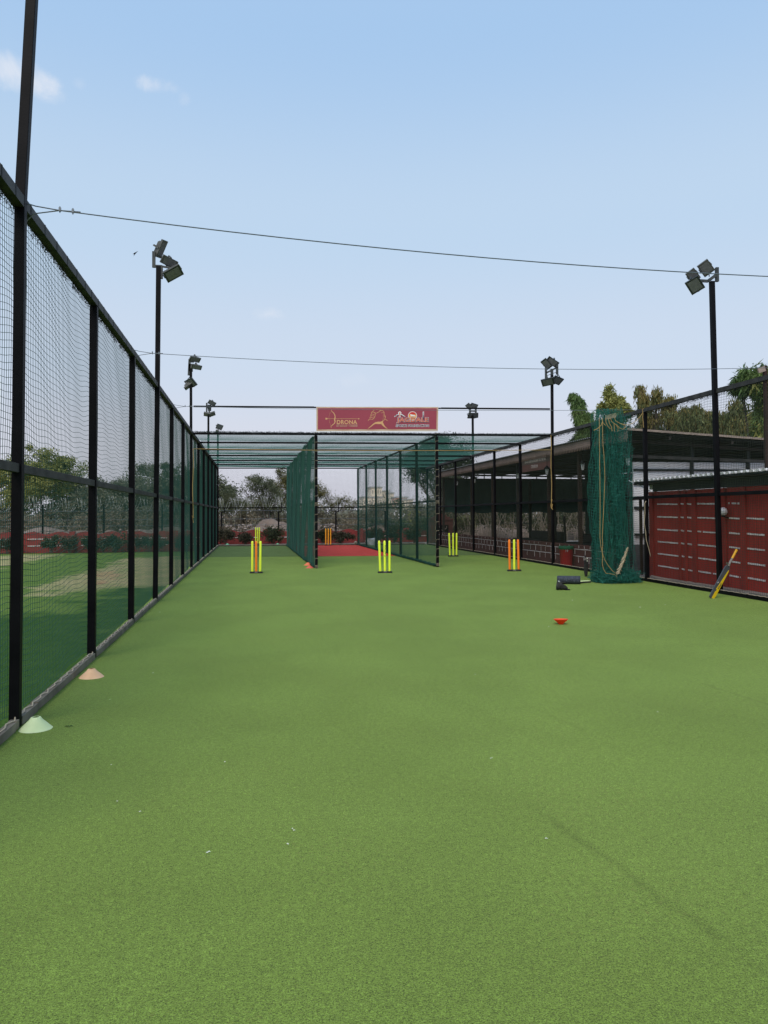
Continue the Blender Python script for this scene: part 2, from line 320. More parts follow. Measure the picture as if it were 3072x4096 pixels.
def cloud(u,v,ru,rv,amt):
    global cur
    c=(F_*CF+R_*(u-1536)+U_*(CCY-v)).normalized()
    ax=c.cross(Vector((0,0,1))).normalized(); ay=ax.cross(c)
    outs=[]
    for a,r in ((ax,ru),(ay,rv)):
        d=N.new('ShaderNodeVectorMath'); d.operation='DOT_PRODUCT'; d.inputs[1].default_value=a; L.new(tc.outputs['Generated'],d.inputs[0])
        k=N.new('ShaderNodeMath'); k.operation='DIVIDE'; k.inputs[1].default_value=r/CF; L.new(d.outputs['Value'],k.inputs[0])
        k2=N.new('ShaderNodeMath'); k2.operation='MULTIPLY'; L.new(k.outputs[0],k2.inputs[0]); L.new(k.outputs[0],k2.inputs[1]); outs.append(k2.outputs[0])
    s=N.new('ShaderNodeMath'); s.operation='ADD'; L.new(outs[0],s.inputs[0]); L.new(outs[1],s.inputs[1])
    fr=N.new('ShaderNodeVectorMath'); fr.operation='DOT_PRODUCT'; fr.inputs[1].default_value=c; L.new(tc.outputs['Generated'],fr.inputs[0])
    gt=N.new('ShaderNodeMath'); gt.operation='GREATER_THAN'; gt.inputs[1].default_value=0; L.new(fr.outputs['Value'],gt.inputs[0])
    w=N.new('ShaderNodeMath'); w.operation='MULTIPLY_ADD'; w.inputs[1].default_value=4.2; L.new(cn.outputs['Fac'],w.inputs[0])
    w.inputs[2].default_value=-1.15
    t=N.new('ShaderNodeMath'); t.operation='SUBTRACT'; L.new(w.outputs[0],t.inputs[0]); L.new(s.outputs[0],t.inputs[1])
    mr=N.new('ShaderNodeMapRange'); mr.interpolation_type='SMOOTHSTEP'; mr.inputs['From Min'].default_value=0; mr.inputs['From Max'].default_value=1.9; mr.inputs['To Max'].default_value=amt
    L.new(t.outputs[0],mr.inputs['Value'])
    g=N.new('ShaderNodeMath'); g.operation='MULTIPLY'; L.new(mr.outputs[0],g.inputs[0]); L.new(gt.outputs[0],g.inputs[1])
    k=N.new('ShaderNodeMix'); k.data_type='RGBA'; L.new(g.outputs[0],k.inputs[0]); L.new(cur,k.inputs[6]); k.inputs[7].default_value=(.80,.82,.88,1); cur=k.outputs[2]
cloud(50,300,150,60,.7); cloud(175,350,80,50,.6); cloud(320,335,30,30,.25); cloud(630,342,95,34,.75); cloud(735,395,30,30,.3); cloud(1066,1258,75,36,.55); cloud(1440,1515,80,40,.3)
L.new(cur,bg.inputs['Color']); bg.inputs['Strength'].default_value=1.0
sl=bpy.data.lights.new('sun','SUN'); so=bpy.data.objects.new('sun',sl); COL.objects.link(so)
sl.energy=2.4; sl.angle=math.radians(30); sl.color=(1,.91,.78)
sd=Vector((math.sin(SUN_AZ)*math.cos(SUN_EL),math.cos(SUN_AZ)*math.cos(SUN_EL),math.sin(SUN_EL)))
so.rotation_euler=sd.to_track_quat('Z','Y').to_euler()
# ------------------------------------------------------------------ layout frame (fence lines measured in metres)
HF=3.52; MIDZ=1.72
def YL(k): return 5.4066+2.433*k
def YR(k): return 19.21+2.447*(k-6)
def XL(Y): return -1.4356+.006*(Y-20.0)
def XR(Y): return 8.069+.0038*(Y-19.21)
XA,XB=1.75,4.936
def CY(X,k):
    t=(X+1.43)/9.5; return YL(k)*(1-t)+YR(k)*t
ZF=-.33
# ------------------------------------------------------------------ ground
m=MB(); m.poly([(-2500,-2500,-.45),(2500,-2500,-.45),(2500,4000,-.45),(-2500,4000,-.45)]); tag(m.build('ground',M['soil']),kind='structure')
def inside(x,y,P):
    c=False;n=len(P)
    for i in range(n):
        a,b=P[i],P[(i+1)%n]
        if (a[1]>y)!=(b[1]>y) and x<(b[0]-a[0])*(y-a[1])/(b[1]-a[1])+a[0]: c=not c
    return c
def sdist(x,y,P):
    d=1e9
    for i in range(len(P)):
        a,b=P[i],P[(i+1)%len(P)]; ex,ey=b[0]-a[0],b[1]-a[1]; t=max(0,min(1,((x-a[0])*ex+(y-a[1])*ey)/(ex*ex+ey*ey+1e-9))); d=min(d,math.hypot(x-a[0]-t*ex,y-a[1]-t*ey))
    return d if inside(x,y,P) else -d
PT=lambda px_: [tuple(at(u,v,Z=ZF))[:2] for u,v in px_]
tanP=[PT([(135,2378),(215,2383),(350,2353),(620,2349),(760,2330),(790,2250),(700,2226),(510,2232),(382,2273),(350,2296),(225,2325)]),PT([(-40,2222),(225,2218),(150,2240),(90,2250),(0,2268),(-60,2280)])]
shadeP=PT([(-80,2462),(80,2458),(350,2456),(390,2420),(470,2376),(510,2352),(640,2348),(760,2300),(800,2400),(400,2900),(-300,3600),(-900,3600),(-700,2600)]); crP=PT([(385,2340),(430,2340),(450,2290),(420,2285),(385,2300)])  # outline of the dark zone where shade is painted into the field colour
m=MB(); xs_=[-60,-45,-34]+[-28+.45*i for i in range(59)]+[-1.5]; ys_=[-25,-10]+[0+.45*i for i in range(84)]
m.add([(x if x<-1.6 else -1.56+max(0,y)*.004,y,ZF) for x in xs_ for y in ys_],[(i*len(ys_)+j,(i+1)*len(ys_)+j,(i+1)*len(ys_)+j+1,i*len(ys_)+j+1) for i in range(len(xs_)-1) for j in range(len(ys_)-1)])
fo=tag(m.build('playing_field',M['field']),kind='structure'); ca=fo.data.color_attributes.new('wear_shade','FLOAT_COLOR','POINT')
for i,v in enumerate(fo.data.vertices):
    x,y=v.co.x,v.co.y; f=lambda d,w: max(0,min(1,.5+d/w*.5)); ca.data[i].color=(max(f(sdist(x,y,P),.9) for P in tanP),f(sdist(x,y,shadeP),1.6),f(sdist(x,y,crP),.6),1)  # channels: worn tan, painted shade, bare crease
m=MB(); m.box((3.25,15.4,-.225),(9.7,40.8,.45)); tag(m.build('turf',M['turf']),kind='structure')
m=MB(); m.box((16.05,14,-.235),(15.9,46.5,.45)); m.box((3.25,36.5,-.235),(9.7,1.4,.45)); tag(m.build('paving',M['concrete']),kind='structure')
def cross(name,xs,mm,k0=None):
    m=MB(); x0,x1=xs
    y0=lambda x:25.79-(x+1.3)*.135
    m.poly([(x0,y0(x0),.004),(x1,y0(x1),.004),(x1,CY(x1,12)-.02,.004),(x0,CY(x0,12)-.02,.004)])
    tag(m.build(name,mm),kind='structure')
cross('dark_green_mat',(-1.36,XA),M['turf_dark']); cross('red_mat',(XA+.001,XB),M['turf_red']); cross('dark_green_mat',(XB+.001,8.03),M['turf_dark'])
# ------------------------------------------------------------------ nets
def strand_tubes(S,r,n,t,sides=3):
    S=np.asarray(S); K,Ln,_=S.shape
    ang=np.arange(sides)*2*np.pi/sides
    n=np.broadcast_to(np.asarray(n,float),S.shape); t=np.broadcast_to(np.asarray(t,float),S.shape)
    V=S[:,:,None,:]+r*(np.cos(ang)[None,None,:,None]*n[:,:,None,:]+np.sin(ang)[None,None,:,None]*t[:,:,None,:])
    idx=np.arange(K*Ln*sides).reshape(K,Ln,sides); nx=np.roll(idx,-1,axis=2)
    Q=np.stack([idx[:,:-1],nx[:,:-1],nx[:,1:],idx[:,1:]],axis=-1).reshape(-1,4)
    return V.reshape(-1,3),Q
def net(name,fn,nu,nv,r,mm,parent,su=2,sv=3,nrm=(1,0,0),seed=0,wave=.03,off=.02):
    """fn(u,v)->(...,3) with u along, v up, in cells; a square-mesh knotted net of real cords"""
    rs=np.random.RandomState(seed)
    ph=rs.uniform(0,6.28,8)
    def P(u,v):
        w=wave*(np.sin(u*.11+ph[0]+v*.05)+.7*np.sin(u*.043+ph[1]-v*.09)+.35*np.sin(u*.47+ph[2]+v*.3))
        o=off*(np.sin(u*.06+ph[3])*np.sin(v*.07+ph[4])+.5*np.sin(u*.21+v*.11+ph[5]))
        p=fn(u+.5*np.sin(v*.13+ph[6])*.6,v+w/.045)
        return p+o[...,None]*np.asarray(nrm)
    V=[];Q=[];b=0
    v=np.arange(0,nv+1.)[:,None]; u=np.unique(np.append(np.arange(0,nu+1,su),nu)).astype(float)[None,:]
    uu,vv=np.broadcast_arrays(u,v); S=P(uu,vv); 
    if isinstance(nrm,tuple) and abs(nrm[2])>.5: A,B_=(0,0,1),(0,1,0)
    elif abs(nrm[1])>.5: A,B_=(0,1,0),(0,0,1)
    else: A,B_=(1,0,0),(0,0,1)
    a,q=strand_tubes(S,r,A,B_); V.append(a);Q.append(q+b); b+=len(a)
    u=np.arange(0,nu+1.)[:,None]; v=np.unique(np.append(np.arange(0,nv+1,sv),nv)).astype(float)[None,:]
    uu,vv=np.broadcast_arrays(u,v); S=P(uu,vv)
    B2=(1,0,0) if (abs(nrm[2])>.5 or abs(nrm[1])>.5) else (0,1,0)
    a,q=strand_tubes(S,r,A,B2); V.append(a);Q.append(q+b)
    return np_mesh(name,np.concatenate(V),np.concatenate(Q),mm,parent)
def fuzz(name,pts,mm,parent,n,spread,ln,r=.0022,seed=3):
    """ragged lashing: short cord ends along a line"""
    rs=np.random.RandomState(seed); pts=np.array([tuple(p) for p in pts]); a,b=pts[0],pts[1]
    t=rs.rand(n,1); c=a+(b-a)*t+rs.normal(0,1,(n,3))*np.array(spread)
    d=rs.normal(0,1,(n,3)); d/=np.linalg.norm(d,axis=1)[:,None]; d*=ln*rs.uniform(.4,1.2,(n,1))
    S=np.stack([c-d/2,c+rs.normal(0,1,(n,3))*ln*.15,c+d/2],axis=1)
    V,Q=strand_tubes(S,r,(1,0,0),(0,.7,.7)); return np_mesh(name,V,Q,mm,parent)
# ------------------------------------------------------------------ fences
def post_mesh(name,w,h,mm,bevel=.004):
    m=MB(); m.box((0,0,h/2),(w,w,h)); o=m.build(name,mm,bevel=bevel); return o
CELL=.045
def side_fence(label,XF,YF,k0,k1,pole_ks,outer,netmat,seed,midmat,rad,thick=.072):
    f=thing('netted_fence',label,'fence',(0,0,0))
    first=None
    for k in range(k0,k1+1):
        if k in pole_ks: continue
        Y=YF(k)
        if first is None:
            o=post_mesh('post',thick,HF-.04,M['black']); o.parent=f; first=o
        else:
            o=first.copy(); COL.objects.link(o); o.parent=f
        o.location=(XF(Y)+outer*.004,Y,0)
    y0,y1=YF(k0)-.3,YF(k1)+.03
    mt=MB(); mt.bar((XF(y0),y0,HF+.0),(XF(y1),y1,HF+.0),.07,.075)
    m=MB()
    for k in range(k0,k1):
        a,b=YF(k)+.038,YF(k+1)-.038
        m.bar((XF(a),a,MIDZ),(XF(b),b,MIDZ),.045,.06)
    m.build('middle_rail',midmat,f,bevel=.002)
    m=MB(); y=y0
    for k in range(k0,k1):
        a,b=YF(k)+.038,YF(k+1)-.038; q=a
        while q<b-.05:
            e_=min(q+random.uniform(.36,.44),b); dz=random.uniform(-.002,.002)
            m.bar((XF(q)-outer*.01,q+.0025,.034+dz),(XF(e_)-outer*.01,e_-.0025,.030+dz),.055,.058); q=e_
    m.build('bottom_rail',M['kerb'] if outer<0 else M['black'],f,bevel=.002)
    y=y0+.1
    while y<min(y1,YF(k1)):
        mt.box((XF(y),y,HF),(.074,.02,.079),mi=1); y+=random.uniform(.26,.36)
    mt.build('top_rail',[M['rail'],M['tie']],f)
    # net on the outer side of the posts
    xo=outer*.045; nu=int((y1-y0)/CELL); nv=int((HF-.05)/CELL)
    sag_ph=random.random()*6
    def fn(u,v):
        Y=y0+u*CELL; Z=.05+v*CELL
        kk=(Y-YF(0))/2.44; s=np.abs(np.sin(np.pi*kk))
        Z=Z-.085*s*np.sin(np.clip(v/nv,0,1)*np.pi)**.7
        X=(-1.4356+.006*(Y-20) if outer<0 else 8.069+.0038*(Y-19.21))+xo
        return np.stack([X+0*Y,Y,Z],-1)
    net('net',fn,nu,nv,rad,netmat,f,seed=seed,nrm=(1,0,0),off=.004)
    fuzz('net_lashing',((XF(y0)+outer*.03,y0,HF-.052),(XF(y1)+outer*.03,y1,HF-.052)),M['tie'],f,4200,(.008,.01,.014),.045)
    # twine that laces the net foot to the bottom rail
    pts=[]; y=y0
    while y<y1:
        pts.append((XF(y)-outer*(.01+.012*math.sin(y*31)),y,.066+.006*math.sin(y*47))); y+=.05
    m=MB(); m.tube(pts,.005,4); m.build('lacing_twine',M['twine'],f)
    return f
fl=side_fence('tall netted fence with dusty grey foot rail, along the left side of the turf',XL,YL,-1,12,(0,3,6,9,12),-1,M['net_dark'],1,M['rail'],.0020)
fr=side_fence('tall netted fence in front of the red shed and open pavilion, right side',XR,YR,1,12,(3,6,9),1,M['net_right'],2,M['black'],.0023)
# ------------------------------------------------------------------ net cage: dividers, roof, rear screen
def divider(X,label,seed,mm,rad):
    f=thing('net_divider',label,'net divider',(0,0,0)); first=None
    for k in range(6,13):
        Y=CY(X,k)
        if first is None: first=o=post_mesh('post',.06,HF-.05,M['black']); o.parent=f
        else: o=first.copy(); COL.objects.link(o); o.parent=f
        o.location=(X,Y,0)
        if k==6: o.scale=(1.2,1.2,1)
    y0,y1=CY(X,6)-.02,CY(X,12)
    m=MB()
    for k in range(6,12):
        m.bar((X,CY(X,k)+.032,MIDZ+.03),(X,CY(X,k+1)-.032,MIDZ+.03),.035,.04)
    m.build('middle_rail',M['black'],f)
    m=MB(); m.bar((X,y0+.05,.03),(X,y1,.03),.045,.05); m.build('bottom_rail',M['black'],f)
    nu=int((y1-y0)/CELL); nv=int(HF/CELL)-1; s=.04
    def fn(u,v):
        Y=y0+u*CELL; kk=(Y-y0)/2.43
        return np.stack([X-s-.03*np.abs(np.sin(np.pi*kk))+0*Y,Y,.02+v*CELL-.04*np.abs(np.sin(np.pi*kk))*np.sin(v/nv*np.pi)],-1)
    net('net',fn,nu,nv,rad,mm,f,seed=seed,nrm=(1,0,0),off=.012,wave=.02)
    # gathered net foot
    def fn2(u,v):
        Y=y0+u*CELL; a=v*.9+u*.35
        return np.stack([X-.05+.035*np.cos(a),Y,.045+.035*np.sin(a)*(1+.4*np.sin(u*.5))+.01*np.sin(u*1.3)],-1)
    net('gathered_foot',fn2,nu,10,.003,mm,f,seed=seed+5,nrm=(1,0,0),off=.008,wave=0)
    m=MB()
    pts=[]
    for i in range(16):
        z=.02+i*.235+random.uniform(-.03,.03)
        for q_ in range(3 if i in(0,7) else 1):
            for j,(sx,sy) in enumerate(((-1,-1),(1,-1),(1,1),(-1,1))): pts.append((X+.042*sx,CY(X,6)+.042*sy,z+.006*j+.03*q_))
    m.tube(pts,.0035,4)
    m.build('post_lashing',M['twine'],f)
    return f
divider(XA,'dense green net divider on the left edge of the red mat bay',31,M['net'],.0030)
divider(XB,'see-through green net divider right of the red mat bay',41,M['net'],.0018)
cg=thing('cage_roof','green net roof on black cross beams over the three batting bays','cage roof')
for k in range(6,13):
    m=MB(); a=(-1.40,CY(-1.43,k),HF-.01); b=(8.03,CY(8.06,k),HF-.01); m.bar(a,b,.06 if k==6 else .045,.05); m.build('cross_beam',M['black'],cg)
for X in (XA,XB):
    m=MB(); m.bar((X,CY(X,6)+.035,HF-.04),(X,CY(X,12),HF-.04),.045,.04); m.build('long_beam',M['black'],cg)
y0=YL(6); nu=int(9.45/.05); nv=int(14.6/.05)
def froof(u,v):
    X=-1.38+u*.05; k=6+v*.05/2.433; t=(X+1.43)/9.5
    Y=YL(k)*(1-t)+YR(k)*t; s=np.abs(np.sin(np.pi*(k-6)))
    return np.stack([X,Y,HF+.035-.02*s-.01*np.sin(X*1.3),],-1)
net('roof_net',froof,nu,nv,.0018,M['net_roof'],cg,seed=51,nrm=(0,0,1),off=.003,wave=0,su=3,sv=3)
fuzz('net_edge',((-1.4,CY(-1.43,6)-.03,HF+.025),(8.03,CY(8.06,6)-.03,HF+.0)),M['tie'],cg,4200,(.01,.012,.014),.045,r=.003,seed=9)
rs_=thing('rear_net_screen','black mesh net closing the far end of the three bays','net screen')
m=MB()
a,b=CY(-1.43,12),CY(8.06,12)
m.bar((-1.38,a,MIDZ),(XB,CY(XB,12),MIDZ),.03,.045); m.bar((XB,CY(XB,12),MIDZ),(8.03,b,MIDZ),.03,.045); m.build('middle_rail',M['black'],rs_)
m=MB(); m.bar((-1.38,a+.03,.03),(8.03,b+.03,.03),.05,.07); m.build('bottom_rail',M['kerb'],rs_)
m=MB(); m.bar((-1.38,a+.0,.015),(8.03,b+.0,.015),.02,.035); m.build('rubber_strip',M['rubber'],rs_)
nu=int(9.4/.055); nv=int(3.45/.055)
def frear(u,v):
    X=-1.37+u*.055; t=(X+1.43)/9.5; Y=YL(12)*(1-t)+YR(12)*t+.05
    return np.stack([X,Y,.04+v*.055-.02*np.sin(X*2)],-1)
net('net',frear,nu,nv,.0017,M['tie'],rs_,seed=61,nrm=(0,1,0),off=.015,wave=.006,su=3,sv=3)
# ------------------------------------------------------------------ floodlight poles
def flood(parent,pos,nrm,up,w,h,grey=False):
    n=Vector(nrm).normalized(); upv=Vector(up); x=upv.cross(n).normalized(); y=n.cross(x)
    R=Matrix((x,y,n)).transposed(); pos=Vector(pos)
    m=MB(); m.box(pos,(w,h,.035),R)                       # front frame
    m.box(pos-n*.035,(w*.80,h*.72,.045),R)
    for i in range(6): m.box(pos-n*.07+x*(w*.62*(i/5-.5)),(.006,h*.6,.03),R)
    for s in(-1,1): m.bar(pos+x*s*(w/2+.006),pos+x*s*(w/2+.006)-n*.11,.012,.03,up=y)
    m.bar(pos-x*(w/2+.01)-n*.11,pos+x*(w/2+.01)-n*.11,.03,.012)
    o=m.build('floodlight',M['housing_grey'] if grey else M['housing'],parent)
    m=MB(); m.box(pos+n*.0185,(w*.78,h*.74,.004),R); m.build('lens',M['glass'],o)
    return o
def light_pole(label,x,y,top,side,heads,bars,lean=(0,0),cat='floodlight pole',kink=None,w=.075,hs=1):
    t=thing('floodlight_pole',label,cat,(x,y,0),group='floodlight poles along the two fences')
    m=MB(); a=Vector((0,0,0)); b=Vector((lean[0],lean[1],top))
    if kink is not None:
        k_=Vector((kink,0,HF+.03)); h_=w/2; V=[]
        for q in (a,k_,b): V+=[q+Vector((x*h_,y*h_,0)) for x,y in((-1,-1),(1,-1),(1,1),(-1,1))]
        m.add(V,[(0,3,2,1),(8,9,10,11)]+[(4*i+j,4*i+(j+1)%4,4*i+4+(j+1)%4,4*i+4+j) for i in(0,1) for j in range(4)])
    else: m.bar(a,b,w,w,up=(0,1,0))
    m.build('pole',M['black'],t,bevel=.004)
    off=Vector((lean[0],lean[1],0))
    if bars:
        m=MB()
        for (p,q,ww,hh) in bars: m.bar(Vector((p[0]*hs,p[1],top+(p[2]-top)*hs))+off,Vector((q[0]*hs,q[1],top+(q[2]-top)*hs))+off,ww*hs,hh*hs)
        m.build('cross_arm',M['housing'],t)
    for (p,n,u,ww,hh,g) in heads: flood(t,Vector((p[0]*hs,p[1]*hs,top+(p[2]-top)*hs))+off,n,u,ww*hs,hh*hs,g)
    return t
# nearest left pole runs out of the frame
light_pole('very tall black pole on the left fence, cut off by the frame top',XL(YL(0)),YL(0),6.4,1,
  [((.25,0,6.3),(.5,-.2,-.8),(0,1,0),.22,.3,False)],[((-.2,0,6.3),(.25,0,6.3),.03,.04)],lean=(.125,0),kink=.004,w=.066)
L_heads=[((.04,.02,.26),(.62,-.35,-.45),(-.3,.1,.9),.13,.30,True),((.16,.05,.06),(.35,-.75,-.55),(-.5,0,.3),.14,.27,True),((.23,0,-.14),(.42,-.55,-.72),(-.1,.6,.2),.30,.22,False)]
L_bars=[((-.075,0,-.02),(-.075,0,.24),.05,.05),((-.075,0,.0),(.06,0,.0),.04,.04),((.05,0,-.20),(.05,0,.0),.035,.05),((.0,0,.01),(.22,.0,-.02),.018,.03)]
def up(hs,z,s=1): return [((p[0]*s,p[1],p[2]+z),(n[0]*s,n[1],n[2]),(u[0]*s,u[1],u[2]),w,h,g) for p,n,u,w,h,g in hs]
def ub(bs,z,s=1): return [((p[0]*s,p[1],p[2]+z),(q[0]*s,q[1],q[2]+z),w,h) for p,q,w,h in bs]
light_pole('tall floodlight pole on the left fence with grey lamps fanned to the right',XL(YL(3)),YL(3),5.48,1,up(L_heads,5.52),ub(L_bars,5.48),lean=(.03,0))
R_heads=[((-.11,0,.20),(-.25,-.8,-.55),(-.62,0,.75),.20,.25,True),((-.33,.05,.07),(-.25,-.8,-.55),(-.62,0,.75),.17,.22,True),((-.36,-.05,-.13),(-.35,-.75,-.62),(.65,0,.65),.26,.24,False)]
R_bars=[((.10,.0,-.0),(.10,0,.25),.05,.05),((.10,0,.13),(-.08,0,.0),.045,.05),((-.08,0,.0),(-.25,0,-.0),.035,.045),((-.05,0,.08),(-.05,0,.16),.012,.012)]
light_pole('tall floodlight pole beside the leaning bat, on the right fence',XR(YR(3)),YR(3),5.45,-1,up(R_heads,5.48),ub(R_bars,5.45),lean=(-.05,0))
def four(z,s): return up([((-.13,.05,.24),(-.35,-.75,-.55),(-.6,0,.7),.18,.30,False),((.04,.05,.30),(-.30,-.80,-.5),(-.75,0,.45),.17,.34,False),
   ((-.14,-.05,-.27),(-.30,-.65,-.7),(-.75,0,-.5),.22,.34,False),((.12,-.06,-.22),(.15,-.65,-.75),(.75,0,-.5),.22,.34,False)],z,s)
B4=[((-.17,0,-.17),(-.17,0,.14),.05,.05),((.15,0,-.05),(.15,0,.24),.055,.05),((-.17,0,-.02),(.15,0,.14),.05,.045),((0,0,-.3),(0,0,.1),.06,.06),((-.17,0,-.1),(.15,0,.02),.014,.014)]
light_pole('floodlight pole with four dark lamps at the right front corner of the cage roof',XR(YR(6)),YR(6),5.15,-1,four(5.22,1),ub(B4,5.22),lean=(.03,0),w=.066)
light_pole('floodlight pole at the left front corner of the cage roof',XL(YL(6)),YL(6),5.2,1,
  up([((.10,0,.42),(.35,-.6,-.7),(-.5,0,.3),.14,.30,True),((.14,0,.22),(.35,-.7,-.6),(-.6,0,.25),.12,.28,True),((.0,0,-.20),(-.45,-.6,-.65),(.6,0,.5),.24,.30,False),((-.05,0,-.28),(.5,-.4,-.7),(.6,0,.5),.12,.26,False)],5.02),
  ub([((-.05,0,.0),(-.03,0,.42),.06,.06),((.0,0,.1),(.0,0,.3),.1,.06),((-.05,0,.35),(.08,0,.35),.03,.03)],5.02),lean=(-.03,0),w=.066)
light_pole('floodlight pole rising behind the left end of the cage front beam',XL(YL(9)),YL(9),5.0,1,
  up([((.16,0,.50),(.25,-.8,-.5),(-.6,0,.4),.20,.38,True),((.06,0,.26),(.4,-.6,-.5),(-.2,0,.8),.14,.32,False),((-.04,-.02,-.06),(-.1,-.6,-.8),(0,.6,.2),.34,.22,True),((.16,-.02,-.04),(.2,-.6,-.8),(0,.6,.2),.30,.22,False)],5.0),
  ub([((-.08,0,.0),(-.08,0,.5),.07,.06),((.04,0,-.02),(.04,0,.3),.07,.06),((-.08,0,.4),(.1,0,.4),.03,.03)],5.0),w=.07,hs=.75)
light_pole('short-looking farthest floodlight pole with one pale tilted panel, far left',XL(YL(12)),YL(12),5.15,1,
  up([((.12,0,.42),(.2,-.85,-.5),(.3,0,1),.50,.42,True),((-.06,0,.05),(-.4,-.6,-.6),(.4,0,.9),.22,.3,True)],5.1),
  ub([((0,0,.0),(.03,0,.35),.08,.08),((.03,0,.0),(.2,0,-.35),.03,.03)],5.1),w=.075,hs=.58)
light_pole('floodlight pole with a compact cluster of dark lamps, midway along the right fence',XR(YR(9)),YR(9),5.05,-1,
  up([((-.13,0,.28),(-.2,-.8,-.55),(-.5,0,.6),.18,.26,True),((.05,0,.30),(.1,-.85,-.5),(.2,0,.9),.28,.20,False),((-.06,0,-.05),(0,-.7,-.7),(0,.6,.2),.24,.24,False),((.10,0,-.05),(.1,-.7,-.7),(0,.6,.2),.22,.22,False)],5.05),
  ub([((-.1,0,.0),(-.1,0,.3),.06,.06),((.12,0,.0),(.12,0,.3),.06,.06),((-.12,0,.12),(.12,0,.12),.05,.05)],5.05),w=.07)
# ------------------------------------------------------------------ banner beam and banner
yb=lambda x: CY(x,6)
bm=thing('banner_beam','thin black beam strung between the two cage front floodlight poles','beam')
m=MB(); za,zb=4.215,4.225
m.bar((XL(20)+.04,yb(-1.4),za),(1.70,yb(1.7),za+.004),.035,.04); m.bar((5.06,yb(5.06),zb-.003),(XR(19.2)-.04,yb(8.03),zb),.035,.04)
m.bar((1.70,yb(1.7)+.03,za+.004),(5.06,yb(5.06)+.03,zb-.003),.03,.035); m.build('bar',M['black'],bm)
Q0=at(1240+77/3.072,1600+83/3.072,Y=19.72); Q1=at(1240+1577/3.072,1600+93/3.072,Y=19.46); Q2=at(1240+1572/3.072,1600+400/3.072,Y=19.46); Q3=at(1240+77/3.072,1600+397/3.072,Y=19.72)
bn=(Q1-Q0).cross(Q0-Q3).normalized()
if bn.y>0: bn=-bn
def bp(px,py,l=0):
    s=(px-77)/1500; t=(py-83-8*s)/(314)
    a=Q0.lerp(Q1,s); b=Q3.lerp(Q2,s); return a.lerp(b,t)+bn*(l*.0025)
BN=thing('banner','wide maroon banner with gold and orange emblems above the cage entrance','banner')
def grid_sheet(x0,x1,y0,y1,l,nx=40,ny=8,edge=None):
    V=[];
    for i in range(nx+1):
        for j in range(ny+1):
            px=x0+(x1-x0)*i/nx; py=y0+(y1-y0)*j/ny
            V.append(bp(px,py,l))
    return V,[(i*(ny+1)+j,(i+1)*(ny+1)+j,(i+1)*(ny+1)+j+1,i*(ny+1)+j+1) for i in range(nx) for j in range(ny)]
m=MB(); m.prism([bp(77,83),bp(1577,83),bp(1577,397),bp(77,397)],-bn*.006); m.build('sheet',M['vinyl_white'],BN)
m=MB(); V,Fc=grid_sheet(80,1574,85,380,1); m.add(V,Fc); m.build('gold_border',M['pale_gold'],BN)
m=MB(); V,Fc=grid_sheet(97,1556,99,362,2); m.add(V,Fc); m.build('maroon_field',M['banner'],BN)
def ribbon(mb,pts,w,l):
    ws=w if isinstance(w,list) else [w]*len(pts)
    A=[];B=[]
    for i,(x,y) in enumerate(pts):
        x0,y0=pts[max(i-1,0)]; x1,y1=pts[min(i+1,len(pts)-1)]; dx,dy=x1-x0,y1-y0; d=math.hypot(dx,dy) or 1
        nx_,ny_=-dy/d*ws[i]/2,dx/d*ws[i]/2; A.append(bp(x+nx_,y+ny_,l)); B.append(bp(x-nx_,y-ny_,l))
    n=len(pts); mb.add(A+B,[(i,i+1,n+i+1,n+i) for i in range(n-1)])
def disc(mb,cx,cy,r,l,a0=0,a1=360,n=28,ry=None):
    mb.poly([bp(cx+r*math.cos(math.radians(a0+(a1-a0)*i/n)),cy+(ry or r)*math.sin(math.radians(a0+(a1-a0)*i/n)),l) for i in range(n+(0 if a1-a0==360 else 1))])
def text(name,s,cx,cy,width,height,mm,l,offset=0,parent=BN,mapf=None,shear=0):
    cu=bpy.data.curves.new('lettering','FONT'); cu.body=s; cu.size=1; cu.align_x='LEFT'; cu.resolution_u=3; cu.space_character=1.05
    cu.offset=offset
    o=bpy.data.objects.new('tmp',cu); COL.objects.link(o); dg=bpy.context.evaluated_depsgraph_get(); dg.update()
    me=bpy.data.meshes.new_from_object(o.evaluated_get(dg)); bpy.data.objects.remove(o)
    vs=[v.co.copy() for v in me.vertices]
    cu2=bpy.data.curves.new('x','FONT'); cu2.body=s; cu2.size=1; cu2.resolution_u=3; cu2.space_character=1.05
    o=bpy.data.objects.new('tmp',cu2); COL.objects.link(o); dg=bpy.context.evaluated_depsgraph_get(); dg.update(); me2=o.evaluated_get(dg).to_mesh()
    x0=min(v.co.x for v in me2.vertices); x1=max(v.co.x for v in me2.vertices); z0=min(v.co.y for v in me2.vertices); z1=max(v.co.y for v in me2.vertices)
    bpy.data.objects.remove(o)
    f=mapf or bp
    for v,c in zip(me.vertices,vs):
        px=cx-width/2+(c.x-x0)/(x1-x0)*width; py=cy+height/2-(c.y-z0)/(z1-z0)*height
        v.co=f(px,py,l)
    me.materials.clear(); me.materials.append(mm); me.name=name
    return link(name,me,parent)
m=MB()
bow=[(262,117),(258,130),(270,145),(288,160),(302,185),(306,210),(302,230),(300,245),(306,262),(300,285),(282,302),(262,318),(254,332),(263,346)]
ribbon(m,bow,[3,4,6,8,10,11,13,15,13,11,9,7,5,3],3)
ribbon(m,[(262,120),(240,165),(230,205),(234,250),(246,300),(258,335)],1.6,3.4)
ribbon(m,[(205,231),(592,231)],4,3.8)
m.poly([bp(608,232,3),bp(588,222,3),bp(592,232,3),bp(588,242,3)])
m.poly([bp(218,231,3),bp(208,222,3),bp(184,220,3),bp(192,231,3),bp(184,241,3),bp(208,240,3)])
m.build('bow_emblem',M['gold'],BN)
